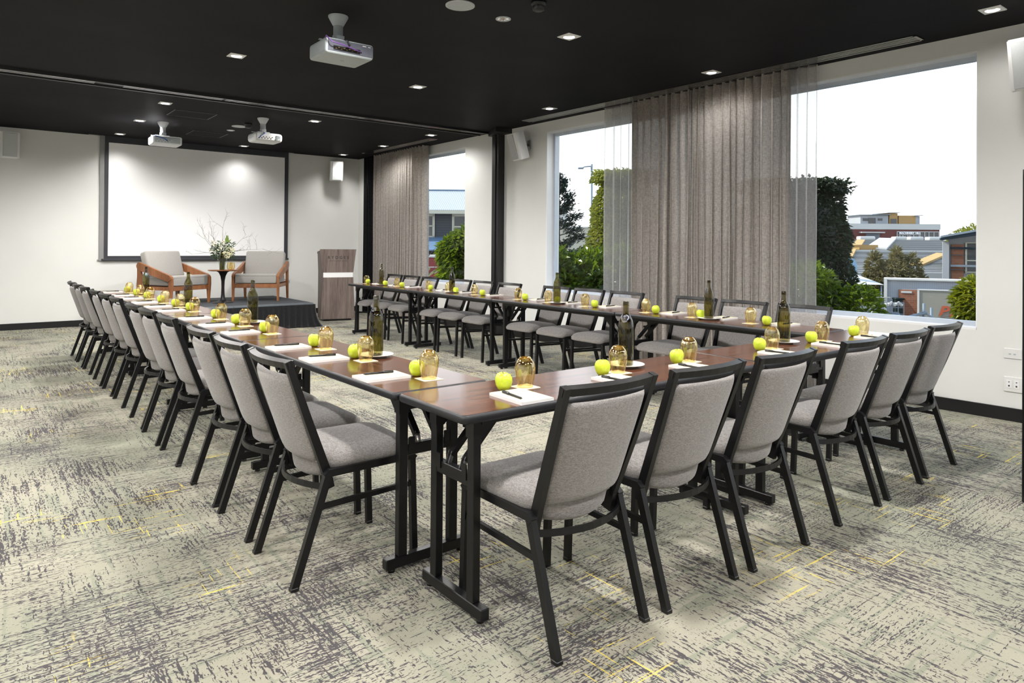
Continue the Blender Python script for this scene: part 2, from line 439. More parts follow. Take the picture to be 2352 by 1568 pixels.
def V(x, y):
    if (x, y) not in vv: vv[(x, y)] = b.bm.verts.new((x, y, ZC))
    return vv[(x, y)]
for i in range(len(xs)-1):
    for j in range(len(ys)-1):
        cx, cy = (xs[i]+xs[i+1])/2, (ys[j]+ys[j+1])/2
        if any(h[0] < cx < h[1] and h[2] < cy < h[3] for h in holes): continue
        b.bm.faces.new((V(xs[i], ys[j]), V(xs[i], ys[j+1]), V(xs[i+1], ys[j+1]), V(xs[i+1], ys[j])))
ce = struct(b.build('ceiling', M['ceil'], recalc=False))
b = MB(); b.box(X0-.3, 5.3, Y0-.3, FY+.4, ZC+.22, ZC+.40); struct(b.build('ceiling_slab', M['ceil']))
b = MB(); b.box(X0-.2, 5.2, FY, FY+.2, 0, ZC+.3); struct(b.build('wall_far', M['wall']))
b = MB(); b.box(X0-.2, X0, Y0, FY, 0, ZC+.3); struct(b.build('wall_left', M['wall']))
b = MB(); b.box(X0-.2, 5.4, Y0-.2, Y0, 0, ZC+.3); struct(b.build('wall_back', M['wall']))
# window wall with two openings, in its own slightly turned frame
def wallobj(o): o.location = (4.985, 0, 0); o.rotation_euler.z = WXR; return o
W2 = (.107, 5.255, .672, 2.888); W1 = (7.21, 10.05, .672, 2.888); W3_ADDED = (-4.3, -1.0, .672, 2.888)   # W3_ADDED: added window, unseen behind the viewer, lets in more daylight
b = MB()
T = .24
for y0, y1, z0, z1 in ((Y0-.2, W3_ADDED[0], 0, ZC+.3), (W3_ADDED[1], W2[0], 0, ZC+.3), (W3_ADDED[0], W3_ADDED[1], 0, W3_ADDED[2]), (W3_ADDED[0], W3_ADDED[1], W3_ADDED[3], ZC+.3), (W2[1], W1[0], 0, ZC+.3), (W1[1], FY+.2, 0, ZC+.3), (W2[0], W2[1], 0, W2[2]), (W2[0], W2[1], W2[3], ZC+.3), (W1[0], W1[1], 0, W1[2]), (W1[0], W1[1], W1[3], ZC+.3)):
    b.box(0, T, y0, y1, z0, z1)
struct(wallobj(b.build('wall_right', M['wall'])))
for k, (y0, y1, z0, z1) in enumerate((W2, W1, W3_ADDED)):  # the last one is the added, unseen window
    w = bpy.data.objects.new('window_%d' % (k+1), None); COL.objects.link(w); wallobj(w); struct(w)
    fx0, fx1 = .115, .165; t = .038
    b = MB()
    for a in ((y0+.012, y1-.012, z0+.018, z0+.018+t), (y0+.012, y1-.012, z1-.012-t, z1-.012)): b.box(fx0, fx1, *a)
    for a in ((y0+.006, y0+.012+t*.25), (y1-.012-t, y1-.012)): b.box(fx0, fx1, a[0], a[1], z0+.018, z1-.012)
    b.build('window_frame', M['frame_alu'], w)
    b = MB(); b.box(.138, .142, y0+.01, y1-.012-t, z0+.018+t, z1-.012-t); b.build('window_pane', M['pane'], w)
    b = MB()
    for a in ((y0, y1, z0, z0+.018), (y0, y1, z1-.012, z1)): b.box(-.001, .20, *a)
    b.box(-.001, .20, y0, y0+.006, z0, z1); b.box(-.001, .20, y1-.012, y1, z0, z1)
    b.build('window_reveal', M['reveal'], w)
# skirting boards
b = MB(); b.box(X0, 4.93, FY-.014, FY, 0, .098); struct(b.build('baseboard_far', M['skirt']))
b = MB(); b.box(-.016, 0, Y0, 6.02, 0, .100); b.box(-.016, 0, 6.36, FY-.02, 0, .100); struct(wallobj(b.build('baseboard_right', M['skirt'])))
b = MB(); b.box(X0, X0+.014, Y0, FY, 0, .098); struct(b.build('baseboard_left', M['skirt']))
# operable-wall track across the ceiling, its bulkhead and the black jamb on the window wall
b = MB(); b.box(X0, 4.86, 6.50, 6.69, ZC-.012, ZC+.02); b.box(X0, 4.86, 6.47, 6.50, ZC-.03, ZC+.02); b.box(X0, 4.86, 6.69, 6.72, ZC-.03, ZC+.02)
struct(b.build('trim_1', M['trimblack']))
b = MB()
for y in (6.545, 6.615):
    for xa, xb in ((X0, -.25), (.02, 1.05), (1.08, 2.75), (2.78, 4.45)):
        b.box(xa, xb, y, y+.03, ZC-.018, ZC-.012)
struct(b.build('trim_2', M['alu']))
b = MB(); b.prism([(-.30, 6.02), (-.002, 6.02), (-.002, 6.47), (-.10, 6.47)], 2.962, ZC, 'Z'); b.box(-.12, -.002, 6.195, 6.345, 0, 2.962); b.box(-.135, -.12, 6.245, 6.295, 0, 2.96)
struct(wallobj(b.build('trim_3', M['trimblack'])))
# white nib in the far corner beside the drapes
b = MB(); b.box(4.845, 4.925, 10.56, FY, .0, ZC); struct(b.build('wall_nib', M['wall']))

# ------------------------------------------------------------------ ceiling fittings
def downlight_proto():
    r = thing('downlight', '', 'ceiling light')
    b = MB(); o = .070; i = .046
    ringo = [(-o, -o), (o, -o), (o, o), (-o, o)]
    seg = 24
    def sq(a, k): 
        c, s_ = math.cos(a), math.sin(a); m_ = max(abs(c), abs(s_)); return (c/m_*k, s_/m_*k)
    top = []
    A = [2*PI*k/seg+PI/4 for k in range(seg)]
    r0 = [b.bm.verts.new((*sq(a, o), 0.)) for a in A]; r1 = [b.bm.verts.new((*sq(a, o-.003), -.006)) for a in A]
    r2 = [b.bm.verts.new((i*math.cos(a), i*math.sin(a), -.006)) for a in A]; r3 = [b.bm.verts.new((i*math.cos(a), i*math.sin(a), .014)) for a in A]
    b.loft([r0, r1, r2, r3], cap=False)
    b.build('trim_plate', M['lamptrim'], r)
    b = MB(); b.lathe([(.046, .012), (.044, .03), (.050, .075), (.050, .10), (0, .10)], 20); b.build('reflector', M['baffle'], r)
    b = MB(); b.lathe([(.040, 0), (.036, .010), (.020, .02), (0, .022)], 20)
    o_ = b.build('lamp', M['lampglow'], r); o_.location = (.004, .006, .016); o_.rotation_euler = (.35, -.25, 0)
    return r
names = {0: 'nearest the big ceiling projector', 1: 'in the middle of the ceiling above the crosswise tables', 2: 'near the window wall corner by the wall speaker', 3: 'mid ceiling just before the folding-wall track', 4: 'beside the long vent above the curtain', 5: 'at the stage end of the long slot vent', 6: 'first beyond the track, on the side away from the windows', 7: 'second beyond the track, before the small hanging projector', 8: 'beyond the track, between projector and windows', 9: 'beyond the track, beside the far slot vent', 10: 'beyond the track, nearest the black drape', 11: 'by the screen corner away from the windows', 12: 'close to the middle of the projection screen', 13: 'directly above the wall speaker beside the lectern'}
dp = downlight_proto()
for k, (x, y) in enumerate(LIGHTS+UNSEEN_FILL):
    lt = bpy.data.lights.new('downlight_or_fill', 'SPOT'); lo = bpy.data.objects.new('downlight_or_fill', lt); COL.objects.link(lo)
    lo.location = (x, y, ZC-.012); lt.energy = LAMP if k < len(LIGHTS) else FILL_LAMP; lt.spot_size = math.radians(166 if k < 11 or k > 13 else 130); lt.spot_blend = .6 if k < 11 or k > 13 else .9; lt.shadow_soft_size = .10; lt.color = (1., .97, .93)
    if x > 4.2 and k < 11: lt.energy *= .16
    if k == 2: lt.energy *= .5
    if k in (11, 12): lt.energy = LAMP*.2
    if k == 13: lt.energy = LAMP*.32
    if k in (6, 7, 8): lt.energy = LAMP*1.5
    if k in (9, 10): lt.energy = LAMP*.35
    if (x, y) in ((-1.35, 7.36), (-1.35, 4.61)): lt.energy = LAMP*.9
    if k < len(LIGHTS): put(dp, k == 0, (x, y, ZC), 0, 'square white recessed downlight '+names[k], 'ceiling light', 'recessed downlights')
def smoke(loc, lab, rot):
    r = thing('smoke_detector', lab, 'smoke detector', loc, rot, 'ceiling smoke detectors')
    b = MB(); b.lathe([(0, 0), (.055, 0), (.055, -.014), (.05, -.022), (.043, -.03)], 24); b.build('base', M['darkport'], r)
    b = MB(); b.lathe([(.043, -.03), (.042, -.055), (.03, -.062), (0, -.064)], 24); b.build('sensor_head', M['darkport'], r)
    b = MB()
    for k in range(4): b.box(.037, .047, -.012, .012, -.05, -.034, rot=k*PI/2+.4)
    b.build('clips', M['chrome'], r)
smoke((1.853, 1.809, ZC), 'black smoke detector on the ceiling closest to the camera', .3)
smoke((1.83, 8.148, ZC), 'black smoke detector on the ceiling beyond the folding-wall track', 1.1)
def roundspk(loc, lab, r_):
    r = thing('ceiling_speaker', lab, 'ceiling speaker', loc, 0, 'round ceiling speakers')
    b = MB(); b.lathe([(r_, 0), (r_, -.006), (r_-.012, -.008), (r_-.014, -.004)], 36); b.build('rim', M['grille'], r)
    b = MB(); b.lathe([(0, -.005), (r_-.014, -.004)], 36); b.build('speaker_grille', M['projgrey'], r)
roundspk((1.46, 2.213, ZC), 'large round ceiling speaker nearest the camera', .105)
roundspk((1.80, 8.454, ZC), 'round ceiling speaker between the two hanging projectors', .105)
def sensor(loc, lab):
    r = thing('motion_sensor', lab, 'sensor', loc, 0, 'round ceiling sensors')
    b = MB(); b.lathe([(.058, 0), (.058, -.005), (.048, -.008), (.044, -.004)], 28); b.build('rim', M['grille'], r)
    b = MB(); b.lathe([(0, -.014), (.02, -.012), (.040, -.003), (.044, -.004)], 24); b.build('lens', M['chrome'], r)
sensor((1.876, 2.247, ZC), 'small round ceiling sensor between speaker and square downlight')
sensor((1.807, 8.895, ZC), 'small round ceiling sensor beyond the far ceiling speaker')
def vent(x0, x1, y0, y1, lab, ang):
    r = thing('air_vent', lab, 'air vent', (x1, y0, ZC), ang, 'linear ceiling vents')
    w = x1-x0; L = y1-y0
    b = MB(); b.box(-w, 0, 0, L, -.004, -.001); b.build('backing', M['darkport'], r)
    b = MB()
    b.box(-w, -w+.022, 0, L, -.010, -.001); b.box(-.022, 0, 0, L, -.010, -.001); b.box(-w, 0, 0, .022, -.010, -.001); b.box(-w, 0, L-.022, L, -.010, -.001)
    b.build('vent_frame', M['alu'], r)
    n = 4; st = (w-.044)/(n+1)
    for k in range(n):
        c = -w+.022+st*(k+1); b = MB(); b.box(c-.009, c+.009, .022, L-.022, -.0085, -.0065, rot=Matrix.Rotation(.03, 4, 'Y')); b.build('slat', M['alu'], r)
vent(4.655, 4.845, .44, 5.39, 'long slotted ceiling vent above the big curtain', .012)
vent(4.46, 4.63, 7.53, 9.9, 'slotted ceiling vent beyond the folding-wall track', .012)
def hatch(x0, y0, x1, y1, lab):
    r = thing('access_panel', lab, 'ceiling panel', (0, 0, ZC), 0, 'flush ceiling access panels')
    b = MB(); b.box(x0, x1, y0, y1, -.0025, 0); b.build('panel', M['ceil'], r)
    b = MB()
    for a in ((x0-.012, x1+.012, y0-.012, y0), (x0-.012, x1+.012, y1, y1+.012), (x0-.012, x0, y0, y1), (x1, x1+.012, y0, y1)): b.box(*a, -.006, 0)
    b.build('panel_frame', M['darkport'], r)
hatch(.78, 7.69, 1.28, 8.15, 'flush black ceiling hatch nearer the folding-wall track')
hatch(1.38, 9.27, 1.87, 9.72, 'flush black ceiling hatch nearer the projection screen')

# ------------------------------------------------------------------ projection screen
r = thing('projection_screen', 'large white projection screen with black border on the far wall', 'screen', (0, FY, 0))
b = MB(); b.box(.472, 3.328, -.042, -.036, 1.108, 2.93); b.build('screen_surface', M['screen'], r)
b = MB(); b.box(.42, .472, -.044, -.034, 1.06, 3.06); b.box(3.328, 3.398, -.044, -.034, 1.06, 3.06); b.box(.472, 3.328, -.044, -.034, 2.93, 3.06); b.box(.472, 3.328, -.044, -.034, 1.062, 1.108)
b.build('border', M['screenblack'], r)
b = MB(); b.box(.385, 3.415, -.058, -.026, 1.028, 1.062, .008, 2); b.build('weight_bar', M['screenblack'], r)
b = MB(); b.box(.352, .42, -.03, -.001, 1.03, 3.06); b.box(.33, .385, -.02, -.001, 1.03, 1.05); b.build('recess_shade', M['recessshade'], r)  # grey strip colours in the shade of the recess beside the screen

# ------------------------------------------------------------------ wall speakers
def speaker(loc, rz, tilt, lab):
    r = thing('wall_speaker', lab, 'speaker', loc, rz, 'white wall-mounted speakers')
    # local: wall behind at +y, faces -y
    b = MB(); b.box(-.045, .045, -.012, -.001, -.07, .07, .004, 1); b.tube([(0, -.012, 0), (0, -.06, -.01), (0, -.10, 0)], .016, 8); b.build('bracket', M['steel'], r)
    R = Matrix.Rotation(tilt, 4, 'X')
    b = MB(); poly = [(-.085, 0), (-.128, -.12), (-.120, -.165), (-.085, -.185), (.085, -.185), (.120, -.165), (.128, -.12), (.085, 0)]
    b.prism(poly, -.19, .19, 'Z')
    bmesh.ops.bevel(b.bm, geom=[e for e in b.bm.edges], offset=.008, segments=2, affect='EDGES')
    o = b.build('cabinet', M['speakerwhite'], r); o.matrix_local = Matrix.Translation((0, -.085, 0)) @ R
    b = MB(); b.box(-.088, .088, -.194, -.183, -.172, .172, .004, 1); g = b.build('grille', M['grille'], o)
    return r
speaker((4.33, FY-.001, 2.76), -.25, .16, 'white wall speaker above the lectern beside the screen')
speaker((-.850, FY-.001, 2.75), .12, .05, 'white wall speaker on the far wall cut by the picture edge')
speaker((4.945, 5.62, 2.745), -PI/2-.2, .28, 'white wall speaker between the black jamb and the window')
speaker((4.984, -.30, 2.70), -PI/2-.05, .22, 'white wall speaker beside the large window nearest the camera')

# ------------------------------------------------------------------ wall plates
r = thing('network_outlet', 'white wall plate with two data sockets, above the power outlet', 'wall outlet'); wallobj(r)
b = MB(); b.box(-.008, 0, -.19, -.075, .476, .554, .003, 1); b.build('plate', M['whiteplastic'], r)
for y in (-.117, -.147): b = MB(); b.box(-.0095, -.007, y-.008, y+.008, .506, .516); b.build('socket', M['projgrey'], r)
r = thing('power_outlet', 'white wall plate with power sockets just above the black skirting', 'wall outlet'); wallobj(r)
b = MB(); b.box(-.009, 0, -.215, -.075, .222, .337, .003, 1); b.build('plate', M['whiteplastic'], r)
for y in (-.112, -.160):
    b = MB(); b.box(-.0115, -.008, y-.018, y+.018, .25, .312, .002, 1); f = b.build('socket', M['speakerwhite'], r)
    b = MB(); b.box(-.0125, -.0113, y-.004, y+.004, .294, .301); b.box(-.0125, -.0113, y-.005, y+.005, .262, .274); b.build('socket_hole', M['darkport'], f)
# black upright board at the picture edge
r = thing('display_board', 'tall black upright board just entering at the picture edge', 'board', (3.0, -.742, 0), -.669)
b = MB(); b.box(0, .7, -.02, .02, .03, 1.70); b.build('panel', M['trimblack'], r)
b = MB(); b.box(0, .03, -.024, .024, .0, 1.725); b.box(.67, .7, -.024, .024, .0, 1.725); b.box(.03, .67, -.024, .024, 1.70, 1.725); b.build('frame', M['skirt'], r)
# ------------------------------------------------------------------ tables
H = .74; TD = .455; TL = 1.797
def table_proto():
    """local: x along the length (0..TL), y across (0..TD), top at H"""
    r = thing('folding_table', '', 'table')
    e = .010; rc = .022
    def outline(ins, z, rad):
        pts = []
        for q, (cx, cy) in enumerate(((TL-ins-rad, TD-ins-rad), (ins+rad, TD-ins-rad), (ins+rad, ins+rad), (TL-ins-rad, ins+rad))):
            for k in range(6):
                a = q*PI/2+k/5*PI/2; pts.append((cx+rad*math.cos(a), cy+rad*math.sin(a), z))
        return pts
    b = MB(); b.loft([[b.bm.verts.new(p) for p in outline(e, z, rc-e*.5)] for z in (H-.022, H)]); b.build('tabletop', M['laminate'], r)
    b = MB(); rings = []
    for ins, z in ((e, H-.0005), (.0045, H-.0025), (.0012, H-.008), (0, H-.016), (.0012, H-.024), (.005, H-.030), (.016, H-.033)):
        rings.append([b.bm.verts.new(p) for p in outline(ins, z, max(.01, rc-ins*.5))])
    b.loft(rings, cap=False, smooth=True); b.bm.faces.new(rings[-1]); b.build('edge_moulding', M['tmould'], r)
    cy = TD/2
    b = MB(); b.box(.13, TL-.13, cy-.15, cy-.125, H-.062, H-.033); b.box(.13, TL-.13, cy+.125, cy+.15, H-.062, H-.033)
    for x in (.60, TL-.60): b.box(x, x+.03, cy-.125, cy+.125, H-.055, H-.033)
    b.build('under_frame', M['blackmetal'], r)
    for end in (0, 1):
        def X(x): return x if end == 0 else TL-x
        def bx(b, x0, x1, *a, **k): b.box(min(X(x0), X(x1)), max(X(x0), X(x1)), *a, **k)
        fx = .098
        b = MB(); bx(b, fx, fx+.036, cy-.197, cy+.197, .014, .056, bev=.003); fb = b.build('foot_bar', M['blackmetal'], r)
        for y in (cy-.165, cy+.165):
            b = MB(); b.lathe([(0, 0), (.014, 0), (.014, .010), (.006, .0145)], 12, (X(fx+.018), y, 0)); b.build('glide', M['darkport'], fb)
        for y in (cy-.122, cy+.122):
            b = MB(); bx(b, fx+.002, fx+.034, y-.020, y+.020, .056, H-.06, bev=.002); bx(b, fx-.002, fx+.038, y-.024, y+.024, H-.11, H-.034); b.build('leg', M['blackmetal'], r)
        b = MB(); bx(b, fx+.004, fx+.034, cy-.102, cy+.102, .455, .50, bev=.002); cb = b.build('crossbar', M['blackmetal'], r)
        for y in (cy-.085, cy+.085):
            b = MB(); bx(b, fx-.001, fx+.004, y-.014, y+.014, .475, .53); b.build('latch', M['blackmetal'], cb)
        for y in (cy-.045, cy+.045):
            b = MB(); b.bar([(X(fx+.03), y, .525), (X(fx+.19), y, H-.05)], .026, .020, (0, 1, 0)); s_ = b.build('brace', M['blackmetal'], r)
            b = MB(); b.bar([(X(fx+.018), y-.009, .495), (X(fx+.034), y-.009, .54)], .003, .014, (0, 1, 0)); b.bar([(X(fx+.018), y+.009, .495), (X(fx+.034), y+.009, .54)], .003, .014, (0, 1, 0)); b.build('brace_clevis', M['steel'], s_)
        b = MB(); b.bar([(X(fx+.10), cy-.06, .625), (X(fx+.10), cy+.06, .625)], .016, .016, (0, 0, 1)); b.build('brace_tie', M['blackmetal'], r)
        for y in (cy-.122, cy+.122):
            b = MB(); b.prism([(X(fx+.036), H-.033), (X(fx+.115), H-.033), (X(fx+.10), H-.05), (X(fx+.036), H-.115)], y-.018, y+.018, 'Y'); b.build('hinge_plate', M['blackmetal'], r)
        if end == 0: text('maker_lettering', 'nufurn', .017, M['grille'], r, (fx+.003, cy-.03, .477), (PI/2, 0, -PI/2), .0004, shear=.25, bold=-.0002)
    return r
tp = table_proto()
TH_L, TH_R, TH_F = .0124, -.0054, -.0027
OL = Vector((-.0086, .4594)); OR = Vector((3.1084, .4594)); OF = Vector((0, 0))
def PL(t, s): return (OL.x+s*math.cos(TH_L)-t*math.sin(TH_L), OL.y+s*math.sin(TH_L)+t*math.cos(TH_L))
def PR(t, s): return (OR.x+s*math.cos(TH_R)-t*math.sin(TH_R), OR.y+s*math.sin(TH_R)+t*math.cos(TH_R))
def PF(t, d): return (t*math.cos(TH_F)-d*math.sin(TH_F), t*math.sin(TH_F)+d*math.cos(TH_F))
GL, GR, GF = 'tables opposite the windows', 'tables beside the windows', 'crosswise tables'
first = True
for k in range(4):
    x, y = PL(1.8*k+.002, TD)    # length runs along +t, depth towards -s
    n = ORD[3-k]
    put(tp, first, (x, y, 0), PI/2+TH_L, 'dark wood folding table, %s from the stage in the row opposite the windows' % n, 'table', 'folding tables opposite the windows'); first = False
for k in range(4):
    x, y = PR(1.8*k+.002, TD)
    put(tp, False, (x, y, 0), PI/2+TH_R, 'dark wood folding table, %s from the stage in the row beside the windows' % ORD[3-k], 'table', 'folding tables beside the windows')
for k in range(2):
    x, y = PF(1.8*k+.002, 0)
    o = put(tp, False, (x, y, 0), TH_F, 'dark wood folding table of the crosswise row, at the %s' % ('corner away from the windows' if k == 0 else 'end by the large window'), 'table', 'crosswise folding tables')
    if k == 0: bpy.data.objects.remove([c for c in kids(o) if c.name.startswith('maker_lettering')][0])

# ------------------------------------------------------------------ banquet chairs
def pillow(b, f, nu, nv, mi=0):
    """closed cushion: f(u, v, side) for side -1 / 1 meeting along the border"""
    b.grid(lambda u, v: f(u, v, -1), nu, nv, mi); b.grid(lambda u, v: f(u, v, 1), nu, nv, mi)
def cushion_prof(u, v, p=5.):
    a = abs(2*u-1); c = abs(2*v-1)
    return max(0., (1-a**p))**.5*max(0., (1-c**(p*1.6)))**.5
def chair_proto():
    """local: +y towards the table, y = 0 about the table edge, z = 0 floor"""
    r = thing('banquet_chair', '', 'chair')
    # seat cushion
    b = MB()
    hw, hd = .214, .212; cy = .043
    rings = []
    for z, ins, dip in ((.425, .012, 0), (.432, .002, 0), (.455, .0, 0), (.470, .004, .002), (.482, .014, .004), (.491, .032, .005), (.4965, .065, .005), (.499, .11, .004), (.500, .16, .003)):
        ring = []
        a, d, rr = hw-ins, hd-ins*.9, max(.012, .062-ins*.3)
        for q, (sx, sy) in enumerate(((1, 1), (-1, 1), (-1, -1), (1, -1))):
            for k in range(7):
                an = q*PI/2+k/6*PI/2
                x = sx*(a-rr)+rr*math.cos(an); y = sy*(d-rr)+rr*math.sin(an)
                zz = z-.020*max(0, (y-.05)/.16)**2*(1 if z > .46 else .2)-dip*0
                x *= 1-.07*max(0, -(y)/.2)          # narrows a little to the back
                ring.append(b.bm.verts.new((x, cy+y+.010, zz)))
        rings.append(ring)
    b.loft(rings, smooth=True); b.build('seat', M['fabric'], r)
    # backrest pad: reclined, bowed backwards
    z0, z1 = .452, .812
    def yb(z): return -.158-.345*(z-.41)+.0
    def fpad(u, v, s):
        w = .172+.020*v-.012*max(0, 1-v*7)**2-.01*max(0, (v-.93)*14)**2
        x = (2*u-1)*w; q = cushion_prof(u, v)
        z = z0+(z1-z0)*v
        bow = -.034*(1-(2*u-1)**2)
        y = yb(z)+bow*(1-.15*v)
        th = (.016 if s < 0 else .024)*q
        return (x, y+s*th, z+s*th*.3)
    b = MB(); pillow(b, fpad, 20, 22); b.build('backrest', M['fabric'], r, weld=.0004)
    def fl(u, v, s):
        w = .150+.024*v; x = (2*u-1)*w; z = .392+.072*v-.016*(1-(2*u-1)**2)*(1-v); q = cushion_prof(u, v, 4.)
        y = -.150-.040*(1-(2*u-1)**2)-.10*(z-.41)
        return (x, y+s*.014*q+.012, z)
    b = MB(); pillow(b, fl, 14, 8); b.build('back_skirt', M['fabric'], r, weld=.0004)
    # tubular frame
    for sx in (-1, 1):
        X = .205*sx
        b = MB(); b.bar([(X, -.152, .412), (X, -.284, .006)], .024, [.030, .028], (1, 0, 0)); lg = b.build('leg', M['blackmetal'], r)
        b = MB(); b.box(X-.014, X+.014, -.300, -.270, 0, .014, .002); b.build('foot_cap', M['darkport'], lg)
        b = MB(); b.bar([(X, .222, .417), (X, .236, .006)], .024, .026, (1, 0, 0)); lg = b.build('leg', M['blackmetal'], r)
        b = MB(); b.box(X-.014, X+.014, .222, .250, 0, .014, .002); b.build('foot_cap', M['darkport'], lg)
        b = MB(); b.bar([(X, -.164, .404), (X, -.146, .418), (X, .215, .421), (X, .234, .405)], .026, .028, (1, 0, 0)); b.build('seat_rail', M['blackmetal'], r)
        b = MB(); b.bar([(X, -.192, .292), (X, .226, .304)], .016, .020, (1, 0, 0)); b.build('stretcher', M['blackmetal'], r)
    b = MB()
    for sx in (-1, 1):
        b.bar([(.180*sx, -.134, .352), (.180*sx, -.150, .42), (.196*sx, -.235, .64), (.206*sx, -.318, .868)], .024, [.034, .034, .030, .026], (1, 0, 0))
    n = 10; pts = []
    for k in range(n+1):
        u = 2*k/n-1; pts.append((.216*u, -.305-.036*(1-u*u), .8545))
    b.bar(pts, .026, .026, (0, -.33, .95)); b.build('back_frame', M['blackmetal'], r)
    pts = [(.196*(2*k/10-1), -.170-.062*(1-(2*k/10-1)**2), .366) for k in range(11)]
    b = MB(); b.bar(pts, .022, .009, (0, .1, 1)); b.build('rear_bar', M['blackmetal'], r)
    return r
cp = chair_proto()
CL = [.41, .953, 1.467, 2.245, 2.783, 3.285, 4.068, 4.595, 5.135, 5.83, 6.36, 6.90]
CLs = [-.303, -.292, -.286, -.274, -.274, -.262, -.25, -.25, -.25, -.246, -.243, -.235]
CF = [(.374, -.281), (.89, -.293), (1.416, -.302), (2.148, -.288), (2.68, -.28), (3.217, -.26)]
CR = [6.983, 6.469, 5.952, 5.156, 4.665, 4.132, 3.285, 2.783, 2.263, 1.443, .956, .429][::-1]
first = True
for k in range(12):
    x, y = PL(CL[k], CLs[k]+.285)
    put(cp, first, (x, y, 0), -PI/2+TH_L+random.uniform(-.012, .012), 'grey upholstered black-framed chair, %s from the stage in the row opposite the windows' % ORD[11-k], 'chair', 'chairs along the tables opposite the windows'); first = False
for k in range(6):
    x, y = PF(CF[k][0], CF[k][1]+.285)
    put(cp, False, (x, y, 0), TH_F+(.0, .0, .0, 0, 0, 0)[k], 'grey upholstered black-framed chair, %s from the windows at the crosswise tables' % ORD[5-k], 'chair', 'chairs at the crosswise tables')
for k in range(12):
    x, y = PR(CR[k], .648-.287)
    put(cp, False, (x, y, 0), PI/2+TH_R+random.uniform(-.012, .012), 'grey upholstered black-framed chair, %s from the stage in the row beside the windows' % ORD[11-k], 'chair', 'chairs along the tables beside the windows')

# ------------------------------------------------------------------ table settings
def glass_proto():
    r = thing('tumbler', '', 'glass')
    prof = [(.0318, .0), (.0345, .018), (.0385, .040), (.0415, .066), (.0418, .078), (.0395, .092), (.0330, .105), (.0250, .1145), (.0222, .1185)]
    b = MB(); b.lathe(prof, 28); b.build('bowl', M['amber'], r)
    b = MB(); b.lathe([(.0222, .1185), (.0195, .1195), (.0185, .116), (0, .1135)], 28); b.build('glass_base', M['amberthick'], r)
    b = MB(); b.lathe([(.0318, .0), (.0308, .0012), (.0318, .0024)], 28); b.build('rim', M['amber'], r)
    return r
def apple_proto():
    r = thing('apple', '', 'apple')
    prof = [(0, .005), (.008, .002), (.016, .0), (.024, .006), (.031, .020), (.0345, .036), (.0335, .050), (.027, .0625), (.017, .068), (.008, .065), (.003, .058), (0, .056)]
    b = MB(); b.lathe(prof, 24)
    for v in b.bm.verts:
        a = math.atan2(v.co.y, v.co.x); k = 1+.025*math.cos(5*a)*(1-min(1, v.co.z/.06))+.02*math.sin(a+.7); v.co.x *= k; v.co.y *= k; v.co.z *= 1+.03*math.cos(a)
    b.build('flesh', M['apple'], r)
    b = MB(); b.tube([(0, 0, .055), (.002, .001, .066), (.005, .002, .074)], [.0012, .0011, .0016], 6); b.build('stem', M['stemwood'], r)
    return r
def pad_proto():
    r = thing('notepad', '', 'notepad')
    b = MB(); b.box(-.074, .074, -.102, .102, 0, .0095); b.build('pages', M['paper'], r)
    b = MB(); b.box(-.074, .074, -.102, .102, .0097, .0103); c = b.build('cover', M['cream'], r)
    b = MB()
    for k in range(4): b.box(-.011+k*.006, -.0075+k*.006, .030, .0345, .0103, .0105)
    b.box(-.012, .012, .0255, .0265, .0103, .0105); b.build('printed_mark', M['ink'], c)
    return r
def pen_proto():
    r = thing('pen', '', 'pen')
    b = MB(); b.tube([(0, -.068, .0045), (0, -.062, .0045), (0, -.058, .0045), (0, .02, .0045)], [.001, .0026, .0042, .0045], 10); b.build('barrel', M['penblack'], r)
    b = MB(); b.tube([(0, .02, .0045), (0, .022, .0045), (0, .066, .0045), (0, .0685, .0045)], [.0045, .0054, .0052, .003], 10); c = b.build('cap', M['penblack'], r)
    b = MB(); b.box(-.0018, .0018, .026, .066, .0094, .0112); b.box(-.0018, .0018, .060, .066, .008, .0112); b.build('clip', M['penblack'], c)
    return r
def coaster_proto():
    b = MB(); b.box(-.045, .045, -.045, .045, 0, .0018); return b.build('coaster', M['coaster'])
def bottle_proto():
    r = thing('bottle', '', 'bottle')
    prof = [(0, .012), (.022, .008), (.030, .001), (.0345, .002), (.0365, .006), (.0368, .03), (.0368, .175), (.0360, .192), (.0315, .212), (.0225, .230), (.0165, .245), (.0145, .262), (.0138, .280)]
    b = MB(); b.lathe(prof, 28); b.build('body', M['olive'], r)
    b = MB(); b.lathe([(.0138, .280), (.0160, .281), (.0160, .286), (.0148, .287), (.0152, .289), (.0152, .299), (.0142, .301), (.0115, .300), (.0110, .285)], 24); b.build('neck_ring', M['olive'], r)
    return r
def plate_proto():
    b = MB(); b.lathe([(0, .004), (.045, .004), (.050, .0), (.054, 0), (.056, .004), (.074, .009), (.089, .0135), (.0895, .0148), (.074, .0118), (.055, .0075), (0, .0072)], 40); return b.build('side_plate', M['china'])
P = dict(glass=glass_proto(), apple=apple_proto(), pad=pad_proto(), pen=pen_proto(), coaster=coaster_proto(), bottle=bottle_proto(), plate=plate_proto())
used = set()
def item(k, loc, rot, label, cat, group):
    put(P[k], k not in used, loc, rot, label, cat, group); used.add(k)
